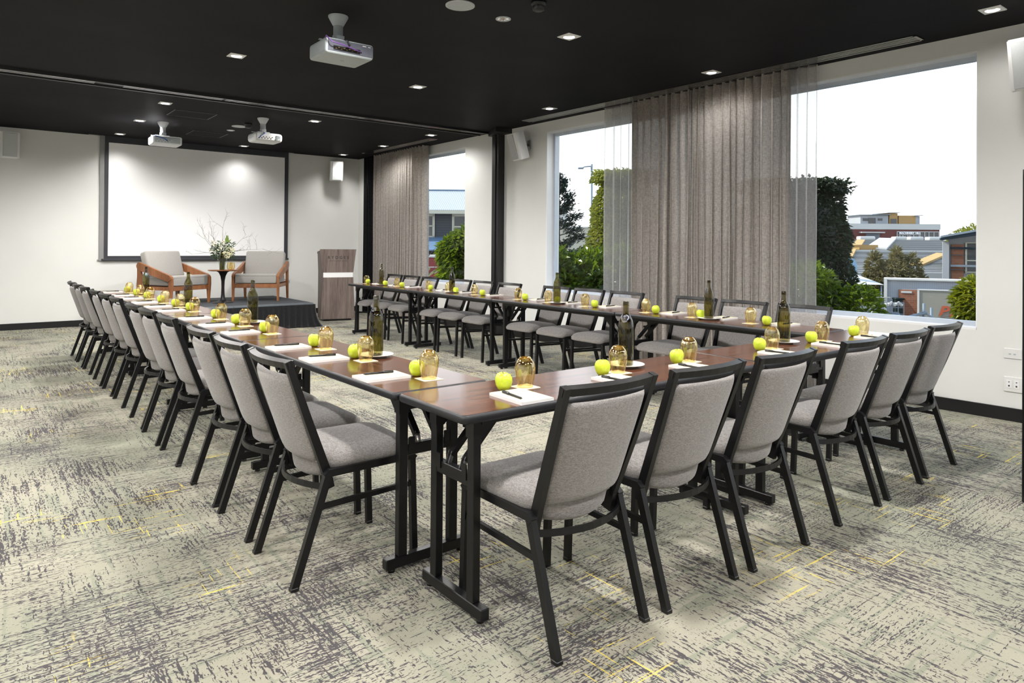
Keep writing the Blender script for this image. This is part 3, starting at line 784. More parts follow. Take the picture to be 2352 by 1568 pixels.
SET = {
 'L': dict(glass=[.163, .739, 1.206, 2.013, 2.533, 3.082, 3.818, 4.303, 4.857, 5.494, 5.982, 6.576], apple=[.254, .847, 1.345, 2.133, 2.715, 3.208, 3.948, 4.437, 4.993, 5.612, 6.16, 6.675], bottle=[.825, 2.682, 4.43, 6.213]),
 'R': dict(glass=[7.022, 6.537, 6.087, 5.246, 4.783, 4.222, 3.408, 2.918, 2.38, 1.623, 1.136, .603][::-1], apple=[6.979, 6.432, 5.952, 5.203, 4.618, 4.065, 3.289, 2.772, 2.251, 1.517, 1.055, .469][::-1], bottle=[6.512, 4.674, 2.762, .962][::-1]),
 'F': dict(glass=[.471, 1.011, 1.521, 2.268, 2.824, 3.352], apple=[.363, .911, 1.426, 2.146, 2.695, 3.232], bottle=[1.161, 2.545])}
ROW = {'L': ('tables opposite the windows', 'stage'), 'R': ('tables beside the windows', 'stage'), 'F': ('crosswise tables', 'windows')}
for row, d in SET.items():
    where, mark = ROW[row]; n = len(d['glass'])
    for i in range(n):
        o_ = '%s from the %s on the %s' % (ORD[n-1-i], mark, where)
        tg, ta = d['glass'][i], d['apple'][i]
        if row == 'L': g = PL(tg, .26); a = PL(ta, .255); pd = PL(tg+.155+random.uniform(-.012, .012), .115); rz = -PI/2+TH_L
        elif row == 'R': g = PR(tg, .22); a = PR(ta, .22); pd = PR(tg-.185+random.uniform(-.012, .012), .35); rz = PI/2+TH_R
        else: g = PF(tg, .255); a = PF(ta, .255); pd = PF((.335, .876, 1.386, 2.13, 2.69, 3.215)[i], .112); rz = TH_F
        item('coaster', (g[0], g[1], H), rz+random.uniform(-.06, .06), 'square cream paper coaster, '+o_, 'coaster', 'coasters on the '+where)
        item('glass', (g[0], g[1], H+.0018), random.uniform(0, 6), 'upturned amber glass, '+o_, 'glass', 'amber glasses on the '+where)
        item('apple', (a[0], a[1], H), random.uniform(0, 6), 'shiny green apple, '+o_, 'apple', 'green apples on the '+where)
        rr = rz+random.uniform(-.04, .04)
        item('pad', (pd[0], pd[1], H), rr, 'cream-covered white notepad, '+o_, 'notepad', 'notepads on the '+where)
        c, s_ = math.cos(rr), math.sin(rr); ox, oy = (-.038, .004)
        tilt = {'F': .05, 'L': -.15, 'R': .1}[row]
        if row == 'R': ox, oy = (-.035, .0)
        item('pen', (pd[0]+ox*c-oy*s_, pd[1]+ox*s_+oy*c, H+.0103), rr+tilt+random.uniform(-.12, .12), 'black pen on the notepad %s' % o_, 'pen', 'pens on the '+where)
    m_ = len(d['bottle'])
    for i, tb in enumerate(d['bottle']):
        o_ = '%s from the %s on the %s' % (ORD[m_-1-i], mark, where)
        p_ = PL(tb, .36) if row == 'L' else PR(tb, .20) if row == 'R' else PF(tb, .345)
        q_ = (p_[0]+{'L': .0, 'R': 0., 'F': .0}[row], p_[1]) 
        item('plate', (q_[0], q_[1], H), 0, 'white plate under a bottle, '+o_, 'plate', 'plates on the '+where)
        item('bottle', (p_[0], p_[1], H+.0078), random.uniform(0, 6), 'dark wine bottle on a plate, '+o_, 'bottle', 'bottles on the '+where)
# ------------------------------------------------------------------ stage
SZ = .385
SX = (.62, 1.84, 3.06); SY0, SY1 = 8.77, 10.60
for k in range(2):
    r = thing('stage_platform', 'grey-carpeted stage platform section, %s' % ('under the walnut armchair away from the lectern' if k == 0 else 'on the lectern side'), 'stage', (SX[k], SY0, 0), 0, 'stage platform sections')
    w = SX[k+1]-SX[k]-.004
    b = MB(); b.box(0, w, 0, SY1-SY0, SZ-.05, SZ); b.build('deck', M['stagetop'], r)
    b = MB(); b.box(0, w, -.010, 0, SZ-.028, SZ+.002); (b.box(w, w+.012, -.010, SY1-SY0, SZ-.028, SZ+.002) if k == 1 else b.box(-.012, 0, -.010, SY1-SY0, SZ-.028, SZ+.002)); b.build('edge_strip', M['stageedge'], r)
    for x in (.06, w-.06):
        for y in (.06, SY1-SY0-.06):
            b = MB(); b.box(x-.02, x+.02, y-.02, y+.02, 0, SZ-.05); b.build('leg', M['blackmetal'], r)
r = thing('stage_skirt', 'black pleated skirt hanging round the stage edge to the floor', 'stage skirt', (0, 0, 0))
path = [(SX[0]-.03, SY1), (SX[0]-.03, SY0-.03), (SX[2]+.03, SY0-.03), (SX[2]+.03, SY1)]
cum = [0]
for a, c in zip(path, path[1:]): cum.append(cum[-1]+math.dist(a, c))
tot = cum[-1]; NP = 620
ph = [random.uniform(-1, 1) for _ in range(200)]
def skf(u, v):
    d = u*tot; i = max(k for k in range(3) if cum[k] <= d+1e-9); f = (d-cum[i])/(cum[i+1]-cum[i])
    x = path[i][0]+(path[i+1][0]-path[i][0])*f; y = path[i][1]+(path[i+1][1]-path[i][1])*f
    nx, ny = ((-1, 0), (0, -1), (1, 0))[i]
    h = 1-v
    w = .5+.5*math.sin(d*2*PI/.085+1.3*math.sin(d*7)+ph[int(d*9) % 200]*.4)
    o = .006+.024*w*(.25+h*.75)+.008*h*h
    if h > .92: o += .02*(.5+.5*math.sin(d*23))*(h-.92)/.08
    z = (SZ-.03)*v+.004+.012*(h > .9)*math.sin(d*31)**2
    # loose heap at the front corner by the lectern
    cd = math.hypot(x-path[2][0], y-path[2][1])
    k = max(0, 1-cd/.32)*h
    return (x+nx*o+.09*k**3, y+ny*o-.03*k*k, z)
b = MB(); b.grid(skf, NP, 12); o = b.build('skirt_cloth', M['stageskirt'], r, recalc=False)
b = MB()
for p_, q_, n_ in ((path[0], path[1], (1, 0)), (path[1], path[2], (0, 1)), (path[2], path[3], (-1, 0))):
    b.box(min(p_[0], q_[0])-.004, max(p_[0], q_[0])+.004, min(p_[1], q_[1])-.004, max(p_[1], q_[1])+.004, SZ-.075, SZ-.03)
b.build('skirt_band', M['stageskirt'], r)

# ------------------------------------------------------------------ armchairs
def armchair(loc, rot, lab):
    """faces -y; origin on the stage between the feet"""
    r = thing('armchair', lab, 'armchair', loc, rot, 'walnut armchairs on the stage')
    W = .372
    for sx in (-1, 1):
        X = sx*(W-.018)
        def yz(poly, name, th=.034):
            b = MB(); b.prism(poly, X-th/2, X+th/2, 'X')
            bmesh.ops.bevel(b.bm, geom=list(b.bm.edges), offset=.005, segments=2, affect='EDGES')
            return b.build(name, M['walnut'], r)
        yz([(-.352, .0), (-.322, .0), (-.300, .27), (-.296, .33), (-.322, .40), (-.372, .40), (-.372, .30), (-.366, .24)], 'leg')
        yz([(.335, 0), (.365, 0), (.372, .25), (.352, .42), (.365, .545), (.300, .545), (.262, .43), (.285, .25)], 'leg')
        yz([(-.372, .395), (-.300, .345), (.262, .50), (.366, .545), (.378, .585), (.352, .632), (.318, .638), (-.300, .455), (-.345, .435)], 'arm', .044)
    b = MB(); b.box(-W+.03, W-.03, -.345, -.315, .215, .285, .004, 1); b.build('front_rail', M['walnut'], r)
    b = MB(); b.box(-W+.03, W-.03, .285, .315, .215, .30, .004, 1); b.build('rear_rail', M['walnut'], r)
    for sx in (-1, 1):
        b = MB(); b.box(sx*(W-.03)-.012, sx*(W-.03)+.012, -.315, .30, .22, .275); b.build('side_rail', M['walnut'], r)
    b = MB(); b.box(-W+.042, W-.042, -.355, .24, .287, .425, .022, 3)
    for v in b.bm.verts:
        if v.co.z > .38: v.co.z += .012*(1-(v.co.x/W)**2)-.02*(v.co.y+.05)/.3
        for f in v.link_faces: f.smooth = True
    sc = b.build('seat_cushion', M['armfabric'], r)
    b = MB()
    for z in (.30, .413):
        b.tube([(-W+.05, -.356, z), (W-.05, -.356, z)], .0035, 6)
    b.build('piping', M['armfabric'], sc)
    b = MB(); b.box(-W+.052, W-.052, -.075, .06, 0, .43, .035, 3)
    for v in b.bm.verts:
        k = v.co.z/.43; v.co.y += .012*(1-(v.co.x/W)**2)*(-1 if v.co.y < 0 else 1)
        for f in v.link_faces: f.smooth = True
    bc = b.build('back_cushion', M['armfabric'], r); bc.location = (0, .20, .385); bc.rotation_euler = (-.30, 0, 0)
    b = MB(); b.tube([(W-.07, .30, .33), (W+.0, .335, .30), (W+.015, .345, .285), (W+.012, .35, .26)], .005, 6); b.tube([(W+.0, .335, .30), (W+.03, .35, .31)], .004, 6); b.build('cushion_tie', M['armfabric'], r)
    return r
armchair((1.236, 9.76, SZ+.002), .5, 'walnut-framed grey armchair on the stage, away from the lectern')
armchair((2.58, 9.79, SZ+.002), -.57, 'walnut-framed grey armchair on the stage, nearer the lectern')

# ------------------------------------------------------------------ pedestal table and what stands on it
TX, TY, TZ = 1.885, 9.50, .905
r = thing('pedestal_table', 'small round pedestal table between the two armchairs', 'side table', (TX, TY, SZ+.002))
h = TZ-SZ-.002
b = MB(); b.lathe([(.16, 0), (.158, .006), (.12, .012), (.06, .026), (.034, .06), (.026, .13), (.023, .24), (.026, .34), (.040, .42), (.066, .475), (.10, h-.022), (.125, h-.017)], 32); b.build('pedestal', M['blackmetal'], r)
b = MB(); b.lathe([(0, h-.018), (.205, h-.018), (.222, h-.009), (.226, h-.002), (.224, h), (0, h)], 40); b.build('tabletop', M['walnut'], r)
item('bottle', (TX-.045, TY-.10, TZ), .4, 'dark wine bottle beside the flower vase on the pedestal table', 'bottle', 'bottles on the stage')
for k, (dx, dy) in enumerate(((.075, -.085), (.125, -.045))):
    o = copy_tree(P['glass']); tag(o, 'amber glass standing upright on the pedestal table, %s' % ('next to the bottle' if k == 0 else 'nearer the table edge'), 'glass', 'amber glasses on the pedestal table'); o.location = (TX+dx, TY+dy, TZ+.1197); o.rotation_euler = (PI, 0, .7*k)
vx, vy = TX-.005, TY+.03
r = thing('flower_vase', 'tapered clear glass vase on the pedestal table', 'vase', (vx, vy, TZ))
b = MB(); b.lathe([(0, .006), (.040, .002), (.045, .006), (.052, .08), (.066, .16), (.080, .225)], 32); b.build('vase_body', M['vase'], r)
b = MB(); b.lathe([(0, .012), (.041, .012), (.047, .08), (.057, .135), (0, .137)], 28); b.build('water', M['vase'], r)
r = thing('flower_arrangement', 'white flowers and bare twigs arranged in the glass vase', 'flowers', (vx, vy, TZ))
M['leafdark'] = leafm('bouquet_leaf', (.012, .035, .010), (.05, .11, .03), .25, .4, 14.)
M['lily'] = leafm('lily_bud', (.16, .26, .05), (.30, .40, .12), .3, .4, 14.)
M['petal'] = plain('cream_petal', (.86, .83, .62), .7, var=.06, scale=50)
M['twig'] = plain('bare_twig', (.06, .04, .028), .8, var=.2, scale=30)
rnd = random.Random(5)
b = MB()
for k in range(14):
    a = rnd.uniform(0, 6.28); q = rnd.uniform(.01, .03); a2 = a+rnd.uniform(-.6, .6); q2 = rnd.uniform(.05, .15)
    b.tube([(q*math.cos(a), q*math.sin(a), .02), (.05*math.cos(a2), .05*math.sin(a2), .2), (q2*math.cos(a2), q2*math.sin(a2), rnd.uniform(.30, .42))], .0028, 5)
b.build('flower_stems', M['leafdark'], r)
b = MB(); state = random.getstate(); random.seed(3)
for k in range(330):
    a = random.uniform(0, 6.28); q = random.uniform(.02, .16); z = random.uniform(.17, .44)-.35*max(0, q-.10)
    b.leaf((q*math.cos(a), q*math.sin(a), z), random.uniform(.04, .075), random.uniform(.012, .024), (math.cos(a), math.sin(a), random.uniform(-.6, .8)))
b.build('bouquet_foliage', M['leafdark'], r); 
b = MB()
for k in range(62):
    a = random.uniform(0, 6.28); q = random.uniform(.03, .17); z = random.uniform(.26, .46)
    x, y = q*math.cos(a)-.045, q*math.sin(a)*.8-.02
    b.lathe([(0, -.010), (.009, -.006), (.0125, .002), (.009, .009), (0, .011)], 8, (x, y, z), sx=1, sy=1)
b.build('small_blooms', M['petal'], r)
b = MB()
for cx, cy, cz, R_ in ((.075, -.085, .275, .062), (.035, -.11, .235, .048), (.12, -.03, .30, .05)):
    for k in range(130):
        d = Vector((random.gauss(0, 1), random.gauss(0, 1), random.gauss(0, 1))).normalized()
        c = Vector((cx, cy, cz))+d*R_*random.uniform(.75, 1); b.leaf(c, .024, .020, d+Vector((random.gauss(0, .5), random.gauss(0, .5), random.gauss(0, .5))))
b.build('hydrangea_blooms', M['petal'], r)
b = MB()
for k, d in enumerate(((.02, -.02, 1), (.12, -.03, .9), (-.05, 0, .9), (.2, .05, .55), (-.12, -.05, .35), (.25, -.05, .25))):
    d = Vector(d).normalized(); c = Vector((.06, -.02, .42)); L_ = .13 if k < 3 else .09
    b.tube([c, c+d*L_*.25, c+d*L_*.6, c+d*L_], [.004, .013, .014, .002], 8)
b.build('lily_buds', M['lily'], r)
def twig(b, p, d, L_, rad, depth):
    pts = [p]; q = Vector(p); dd = Vector(d).normalized()
    n = 6
    for i in range(n):
        dd = (dd+Vector((random.gauss(0, .13), random.gauss(0, .10), random.gauss(.02, .12)))).normalized(); q = q+dd*L_/n; pts.append(tuple(q))
        if depth and i > 0 and random.random() < .6:
            twig(b, tuple(q), dd+Vector((random.gauss(0, .6), random.gauss(0, .4), random.gauss(.25, .5))), L_*random.uniform(.3, .5), rad*.6, depth-1)
    b.tube(pts, [rad*(1-.75*i/n) for i in range(n+1)], 5)
for d, L_ in (((-1, .1, .55), .50), ((-.75, -.1, .85), .42), ((-.35, .1, 1), .50), ((.10, 0, 1), .62), ((.9, .1, .65), .46), ((1, -.1, .45), .62), ((.8, .1, .2), .40), ((-.95, .1, .25), .40)):
    b = MB(); twig(b, (d[0]*.04, d[1]*.04, .25), d, L_, .0032, 2); b.build('twig', M['twig'], r)
random.setstate(state)

# ------------------------------------------------------------------ lectern
r = thing('lectern', 'grey-brown wood lectern with white band and dark lettering', 'lectern', (3.745, 9.33, 0), -.21)
def hourglass(w0, w1, w2, x0=0.): return [(-w0, .035), (w0, .035), (w1, .76), (w1, .86), (w2, 1.235), (-w2, 1.235), (-w1, .86), (-w1, .76)]
b = MB(); b.prism([(-.292, .035), (.292, .035), (.262, .752), (-.262, .752)], -.012, .012, 'Y'); b.build('lower_panel', M['lectern'], r)
b = MB(); b.prism([(-.258, .836), (.262, .836), (.310, 1.238), (-.310, 1.238), (-.283, .96)], -.012, .012, 'Y'); up = b.build('upper_panel', M['lectern'], r)
b = MB(); b.box(-.252, .252, -.010, .010, .752, .836); b.build('white_band', M['band'], r)
b = MB(); b.prism([(-.272, .04), (.272, .04), (.245, .78), (.285, 1.20), (-.285, 1.20), (-.272, .85)], .012, .36, 'Y'); b.build('body', M['lecternside'], r)
b = MB(); b.box(-.235, .235, .02, .33, 0, .038); b.build('plinth', M['trimblack'], r)
b = MB(); b.prism([(.0, 1.20), (.36, 1.16), (.38, 1.18), (.0, 1.235)], -.29, .29, 'X'); b.build('reading_top', M['lecternside'], r)
text('lettering', 'RYDGES', .072, M['ink'], r, (0, -.0128, 1.092), ext=.0006, spacing=1.55, bold=.0006)
text('small_lettering', 'FORTITUDE VALLEY BRISBANE', .020, M['ink'], r, (0, -.0128, 1.036), ext=.0004, spacing=1.15)

# ------------------------------------------------------------------ ceiling projectors
def projector(x, y, kind, lab, s=1.):
    """faces +y (throws towards the screen); connector side faces -y"""
    r = thing('projector', lab, 'projector', (x, y, ZC), 0, 'ceiling-hung projectors')
    body = M['projgrey'] if kind == 0 else M['projsilver']
    b = MB(); b.lathe([(.074, 0), (.074, -.010), (.040, -.072), (.036, -.075)], 28); b.build('ceiling_cup', body, r)
    b = MB(); b.lathe([(.036, -.06), (.036, -.145), (.042, -.15), (.042, -.195), (.03, -.197)], 24)
    b.build('drop_tube', body, r)
    b = MB(); b.box(-.09, .07, -.07, .07, -.205, -.193); b.box(.06, .16, -.012, .012, -.203, -.196); b.box(-.15, -.08, -.012, .012, -.203, -.196); b.box(-.03, .03, -.046, -.041, -.19, -.155); b.build('mount_plate', body, r)
    zt, zb = -.212, -.328; w = .190; y0, y1 = -.155, .165; cx = .03
    b = MB(); b.box(cx-w, cx+w, y0, y1, zb, zt, .022 if kind < 2 else .04, 3)
    bo = b.build('body', body, r)
    if kind == 0:
        b = MB(); b.box(cx-w+.014, cx+w-.014, y0-.0025, y0+.002, zb+.016, zt-.014, .002, 1); f = b.build('rear_panel', M['projface'], r)
        b = MB(); b.box(cx-.135, cx+.075, y0-.0045, y0-.002, zb+.024, zb+.058); b.build('port_recess', M['darkport'], f)
        b = MB()
        for k in range(9): b.box(cx-.12+k*.021, cx-.108+k*.021, y0-.007, y0-.004, zb+.034+.008*(k % 2), zb+.042+.008*(k % 2))
        b.build('ports', M['gold'], f)
        b = MB(); b.tube([(cx-w+.03, y0+.12, zt+.006), (cx-w-.008, y0-.02, zt-.005), (cx-w+.02, y0-.055, zt-.05), (cx-.07, y0-.05, zb+.055), (cx+.05, y0-.018, zb+.044), (cx+.085, y0-.006, zb+.04)], .0045, 8); b.build('cable', M['purple'], r)
        b = MB(); b.tube([(-.02, -.05, -.20), (-.01, y0-.03, -.22), (.01, y0-.035, -.26), (-.01, y0-.012, zb+.05)], .005, 8); b.build('power_lead', M['darkport'], r)
        b = MB(); b.box(cx+.095, cx+.125, y0-.003, y0-.0018, zt-.028, zt-.023); b.box(cx+.14, cx+.16, y0-.003, y0-.0018, zt-.028, zt-.024); b.build('printed_marks', M['paper'], f)
        b = MB(); b.box(cx-.01, cx+.02, 0, .006, zb-.0008, zb); b.build('maker_mark', M['projface'], r)
    else:
        b = MB(); b.box(cx-w+.03, cx+(w-.03 if kind == 1 else .07), y0-.0025, y0+.002, zb+.020, zt-.020, .002, 1); f = b.build('rear_panel', M['projgrey'] if kind == 1 else M['speakerwhite'], r)
        b = MB()
        for k in range(10): b.box(cx-.14+k*.02, cx-.128+k*.02, y0-.005, y0-.002, zb+.030+.018*(k % 2), zb+.042+.018*(k % 2))
        b.build('ports', M['darkport'] if kind == 2 else M['whiteplastic'], f)
        if kind == 2:
            b = MB()
            for k in range(9): b.box(cx+.10+k*.008, cx+.104+k*.008, y0-.004, y0+.001, zb+.02, zt-.03)
            b.build('air_grille', M['projgrey'], r)
            b = MB(); b.tube([(-.01, -.04, -.19), (-.03, y0-.02, -.23), (-.09, y0-.025, zb+.06), (-.10, y0-.006, zb+.03)], .005, 8); b.build('cable', M['blue'], r)
        else:
            b = MB(); b.tube([(-.12, y0+.03, zt+.004), (-.13, y0-.02, zt-.014), (-.02, y0-.025, zt-.04), (.03, y0-.006, zb+.045)], .006, 8); b.build('cable', M['blue'], r)
    b = MB(); b.lathe([(0, 0), (.045, 0), (.045, .02), (.035, .022), (0, .018)], 20)
    o = b.build('lens', M['darkport'], r); o.location = (cx+.08, y1-.004, (zt+zb)/2); o.rotation_euler = (-PI/2, 0, 0)
    return r
projector(.885, 3.0, 0, 'grey projector hanging from the ceiling nearest the camera')
projector(.865, 8.83, 1, 'pale projector hanging in front of the screen, nearer the screen')
projector(1.855, 7.59, 2, 'white projector with air grille hanging just beyond the wall track')

# ------------------------------------------------------------------ curtains
def drape(r, name, mat, y0, y1, amp, wl, xo, seed, npf=10, z0=.012, z1=ZC, sway=.012):
    rr = random.Random(seed); L_ = abs(y1-y0); n = max(3, int(L_/wl)); K = n*npf
    wls = [rr.uniform(.65, 1.35) for _ in range(n)]; tot_ = sum(wls); cuts = [0]
    for w_ in wls: cuts.append(cuts[-1]+w_/tot_)
    am = [rr.uniform(.55, 1.2) for _ in range(n+1)]; dr = [rr.uniform(-1, 1) for _ in range(n+1)]; sk = [rr.uniform(-.35, .35) for _ in range(n+1)]
    def f(u, v):
        i = min(n-1, max(k for k in range(n) if cuts[k] <= u+1e-9)); t_ = (u-cuts[i])/(cuts[i+1]-cuts[i])
        a = amp*(am[i]*(1-t_)+am[i+1]*t_)*1.15
        ph_ = 2*PI*t_
        x = xo+a*math.sin(ph_)*(.75+.25*(1-v))+.3*a*math.sin(2*ph_+sk[i]*4)*(1-v)
        y = y0+(y1-y0)*u+a*.55*math.sin(2*ph_)*(.5+.5*(1-v))*.6+sway*(dr[i]*(1-t_)+dr[i+1]*t_)*math.sin(v*2.6+dr[i])
        y += .006*math.sin(v*9+u*40)*(1-v)
        return (x, y, z0+(z1-z0)*v)
    b = MB(); b.grid(f, K, 14); return b.build(name, mat, r, recalc=False)
r = thing('curtain', 'taupe floor-length curtain with sheer edges across the middle of the large window', 'curtain', (4.985, 0, 0), WXR, 'taupe curtains')
drape(r, 'curtain_drop', M['curtain'], 1.63, 3.60, .066, .092, -.105, 11)
drape(r, 'sheer_edge', M['sheer'], 1.365, 1.66, .030, .10, -.10, 5, 12)
drape(r, 'sheer_edge', M['sheer'], 3.55, 4.07, .030, .115, -.10, 9, 12)
b = MB(); b.box(-.125, -.085, 1.36, 4.08, ZC-.012, ZC-.001); b.build('curtain_track', M['trimblack'], r)
r = thing('curtain', 'taupe floor-length curtain beside the narrow far window', 'curtain', (4.985, 0, 0), WXR, 'taupe curtains')
drape(r, 'curtain_drop', M['curtain'], 8.20, 10.06, .062, .092, -.105, 23)
b = MB(); b.box(-.125, -.085, 8.18, 10.12, ZC-.012, ZC-.001); b.build('curtain_track', M['trimblack'], r)
r = thing('blackout_drape', 'black blackout drape gathered in the far corner', 'curtain', (4.985, 0, 0), WXR)
drape(r, 'drape_cloth', M['blackout'], 10.10, 10.52, .05, .09, -.10, 41)
# ------------------------------------------------------------------ outside
GZ = -4.2
OA = -.669                                   # buildings across the road stand square to this heading
OD = .55                                     # outdoor colours darkened evenly so the brighter sky does not wash them out
def _dim(c): return tuple(x*OD for x in c)
_pl, _lf, _br, _rb = plain, leafm, bricks, ribbed
def plain(name, base, *a, **k): return _pl(name, _dim(base), *a, **k)
def leafm(name, c0, c1, *a, **k): return _lf(name, _dim(c0), _dim(c1), *a, **k)
def bricks(name, c0, c1, mo, *a, **k): return _br(name, _dim(c0), _dim(c1), _dim(mo), *a, **k)
def ribbed(name, c0, c1, *a, **k): return _rb(name, _dim(c0), _dim(c1), *a, **k)
M['grass'] = plain('ground_grass', (.10, .16, .045), .95, var=.3, scale=.6)
M['asphalt'] = plain('yard_paving', (.30, .29, .27), .9, var=.12, scale=.7)
M['lf_bright'] = leafm('leaf_bright', (.05, .11, .012), (.17, .26, .02), .5, .3, 3.)
M['lf_col'] = leafm('leaf_column', (.10, .15, .025), (.36, .40, .09), .4, .4, 2.5)
M['lf_dark'] = leafm('leaf_dark', (.008, .018, .007), (.028, .05, .015), .22, .5, 2.)
M['lf_yel'] = leafm('leaf_yellow', (.11, .17, .012), (.34, .38, .03), .55, .35, 3.)
M['lf_grey'] = leafm('leaf_greyish', (.12, .115, .05), (.30, .27, .13), .4, .5, 1.6)
M['lf_con'] = leafm('conifer_needles', (.010, .026, .022), (.03, .06, .045), .2, .5, 2.)
M['bark'] = plain('bark', (.06, .045, .033), .9, var=.3, scale=14)
b = MB(); b.box(5.6, 150, -40, 150, GZ-.2, GZ); struct(b.build('ground', M['asphalt']))
b = MB(); b.box(0, 12, 0, 5, GZ+.001, GZ+.03); g = b.build('lawn', M['grass'], loc=(36.5, 14.2, 0), rot=OA)
def tree_parts(r, leafmat, trunk_h, trunk_r, gen, n, ls, lw, spread=.25, tx=0., ty=0., core=None):
    st = random.getstate(); random.seed(hash(r['label']) % 1000 if False else sum(map(ord, r['label'])))
    b = MB(); b.tube([(tx, ty, 0), (tx+.06, ty, trunk_h*.4), (tx, ty+.05, trunk_h)], [trunk_r, trunk_r*.8, trunk_r*.45], 8)
    for k in range(6):
        a = k*1.05; z = trunk_h*random.uniform(.55, .9)
        b.tube([(tx, ty, z), (tx+spread*math.cos(a), ty+spread*math.sin(a), z+.35*trunk_h*.5), (tx+spread*1.8*math.cos(a), ty+spread*1.8*math.sin(a), z+.5*trunk_h*.5)], [trunk_r*.4, trunk_r*.28, trunk_r*.12], 6)
    b.build('trunk', M['bark'], r)
    b = MB()
    if core: b.lathe(core, 20)          # the dense twiggy inside of a clipped tree
    for k in range(n):
        p, d = gen()
        b.leaf(p, ls*random.uniform(.7, 1.3), lw*random.uniform(.75, 1.25), d)
    b.build('foliage', leafmat, r, recalc=False)
    random.setstate(st)
def blob(cs):
    """points over a cluster of ellipsoids (x,y,z,rx,ry,rz), leaves hanging outwards"""
    wt = [c[3]*c[5] for c in cs]
    def g():
        c = random.choices(cs, wt)[0]
        d = Vector((random.gauss(0, 1), random.gauss(0, 1), random.gauss(0, 1))).normalized()
        k = random.uniform(.45, 1.)**.5
        p = (c[0]+d.x*c[3]*k, c[1]+d.y*c[4]*k, c[2]+d.z*c[5]*k)
        return p, d+Vector((random.gauss(0, .6), random.gauss(0, .6), random.gauss(-.25, .5)))
    return g
def column(h0, h1, rad, taper=.3, pw=4., amp=.06):
    def g():
        z = random.uniform(0, 1); a = random.uniform(0, 2*PI)
        q = rad*(1-taper*max(0, (z-.72)/.28)**2)*(1+amp*math.sin(a*5+z*13)+amp*math.sin(z*31+a*3))*random.uniform(.86, 1.)
        if random.random() < .15: q *= random.random()**.5; z = 1.-.05*random.random()
        d = Vector((math.cos(a), math.sin(a), random.uniform(-.5, .7)))
        return (q*math.cos(a), q*math.sin(a), h0+(h1-h0)*z), d+Vector((random.gauss(0, .5), random.gauss(0, .5), random.gauss(0, .4)))
    return g
# dark clipped tree behind the curtain's right edge
r = thing('tree', 'tall dense dark green tree standing close beside the curtain edge', 'tree', (13.75, 6.62, GZ))
tree_parts(r, M['lf_dark'], 5.2, .16, column(1.6, 7.05, 1.22, .32), 32000, .115, .06, core=[(.0, 1.7), (.95, 1.8), (1.0, 5.4), (.88, 6.4), (.6, 6.88), (0, 6.95)])
r = thing('tree', 'tall sunlit column of leaves behind the sheer curtain edge, near the street lamp', 'tree', (15.15, 13.15, GZ))
tree_parts(r, M['lf_col'], 6.0, .16, column(1.4, 7.9, 1.02, .5), 24000, .14, .085, core=[(0, 1.5), (.80, 1.6), (.82, 6.2), (.62, 7.2), (.3, 7.6), (0, 7.7)])
def bush(name_, lab, loc, cs, leafm_, n, ls, lw, th, kind='bush'):
    r = thing(name_, lab, kind, loc); tree_parts(r, leafm_, th, .07, blob(cs), n, ls, lw, .35); return r
bush('bush', 'bright green bush filling the lower part of the window between jamb and curtain', (7.75, 7.25, GZ),
     [(0, 0, 4.3, .95, .95, 1.15), (-.55, .45, 4.6, .65, .6, .92), (.45, -.45, 4.55, .65, .6, .95), (.1, 1.0, 4.3, .8, .7, 1.), (.6, -1.05, 4.2, .8, .7, .95), (0, 0, 2.9, 1.0, 1., 1.5)], M['lf_bright'], 22000, .17, .075, 3.6)
bush('bush', 'glossy green bush under the dark tree, right of the curtain edge', (7.85, 2.95, GZ),
     [(-.10, .05, 4.85, .42, .40, .48), (.0, -.12, 4.55, .50, .45, .50), (.16, -.52, 4.52, .36, .32, .50), (-.3, .5, 4.5, .55, .5, .75), (.05, -.1, 3.9, .8, .75, .9)], M['lf_bright'], 14000, .10, .042, 3.4)
bush('tree', 'yellow-green leafy tree at the side edge of the large window, near the sign', (9.33, 1.31, GZ),
     [(-.03, .08, 4.82, .36, .34, .33), (.25, -.25, 4.98, .45, .42, .34), (-.06, .10, 4.50, .30, .28, .20), (.35, -.30, 4.5, .45, .42, .45), (.12, -.08, 4.02, .24, .2, .16), (.5, -.45, 4.1, .36, .36, .5)], M['lf_yel'], 12000, .11, .046, 3.6, 'tree')
bush('tree', 'olive-grey sparse tree in front of the grandstand', (25.2, 9.2, GZ),
     [(0, 0, 4.3, .85, .8, .8), (-.5, .4, 4.55, .30, .3, .85), (.15, -.1, 4.85, .22, .22, .75), (.55, -.45, 4.6, .3, .3, .75), (.8, -.6, 4.2, .4, .4, .4), (-.7, .5, 4.0, .5, .5, .5)], M['lf_grey'], 7000, .17, .06, 4.2, 'tree')
bush('tree', 'broad yellow-green tree crown above the blue roof', (51.8, 13.4, GZ),
     [(0, 0, 5.8, 3.4, 3.3, 1.6), (1.6, -1.9, 6.3, 2.8, 2.5, 1.5)], M['lf_yel'], 14000, .24, .11, 5.2, 'tree')
bush('tree', 'leafy backlit tree outside the narrow far window', (8.55, 12.25, GZ),
     [(0, 0, 5.2, .62, .6, .72), (.25, -.2, 5.75, .40, .35, .45), (-.32, .28, 5.35, .32, .30, .35), (-.18, .12, 4.72, .5, .5, .5), (.2, -.2, 4.3, .7, .6, .6)], M['lf_bright'], 11000, .20, .12, 4.6, 'tree')
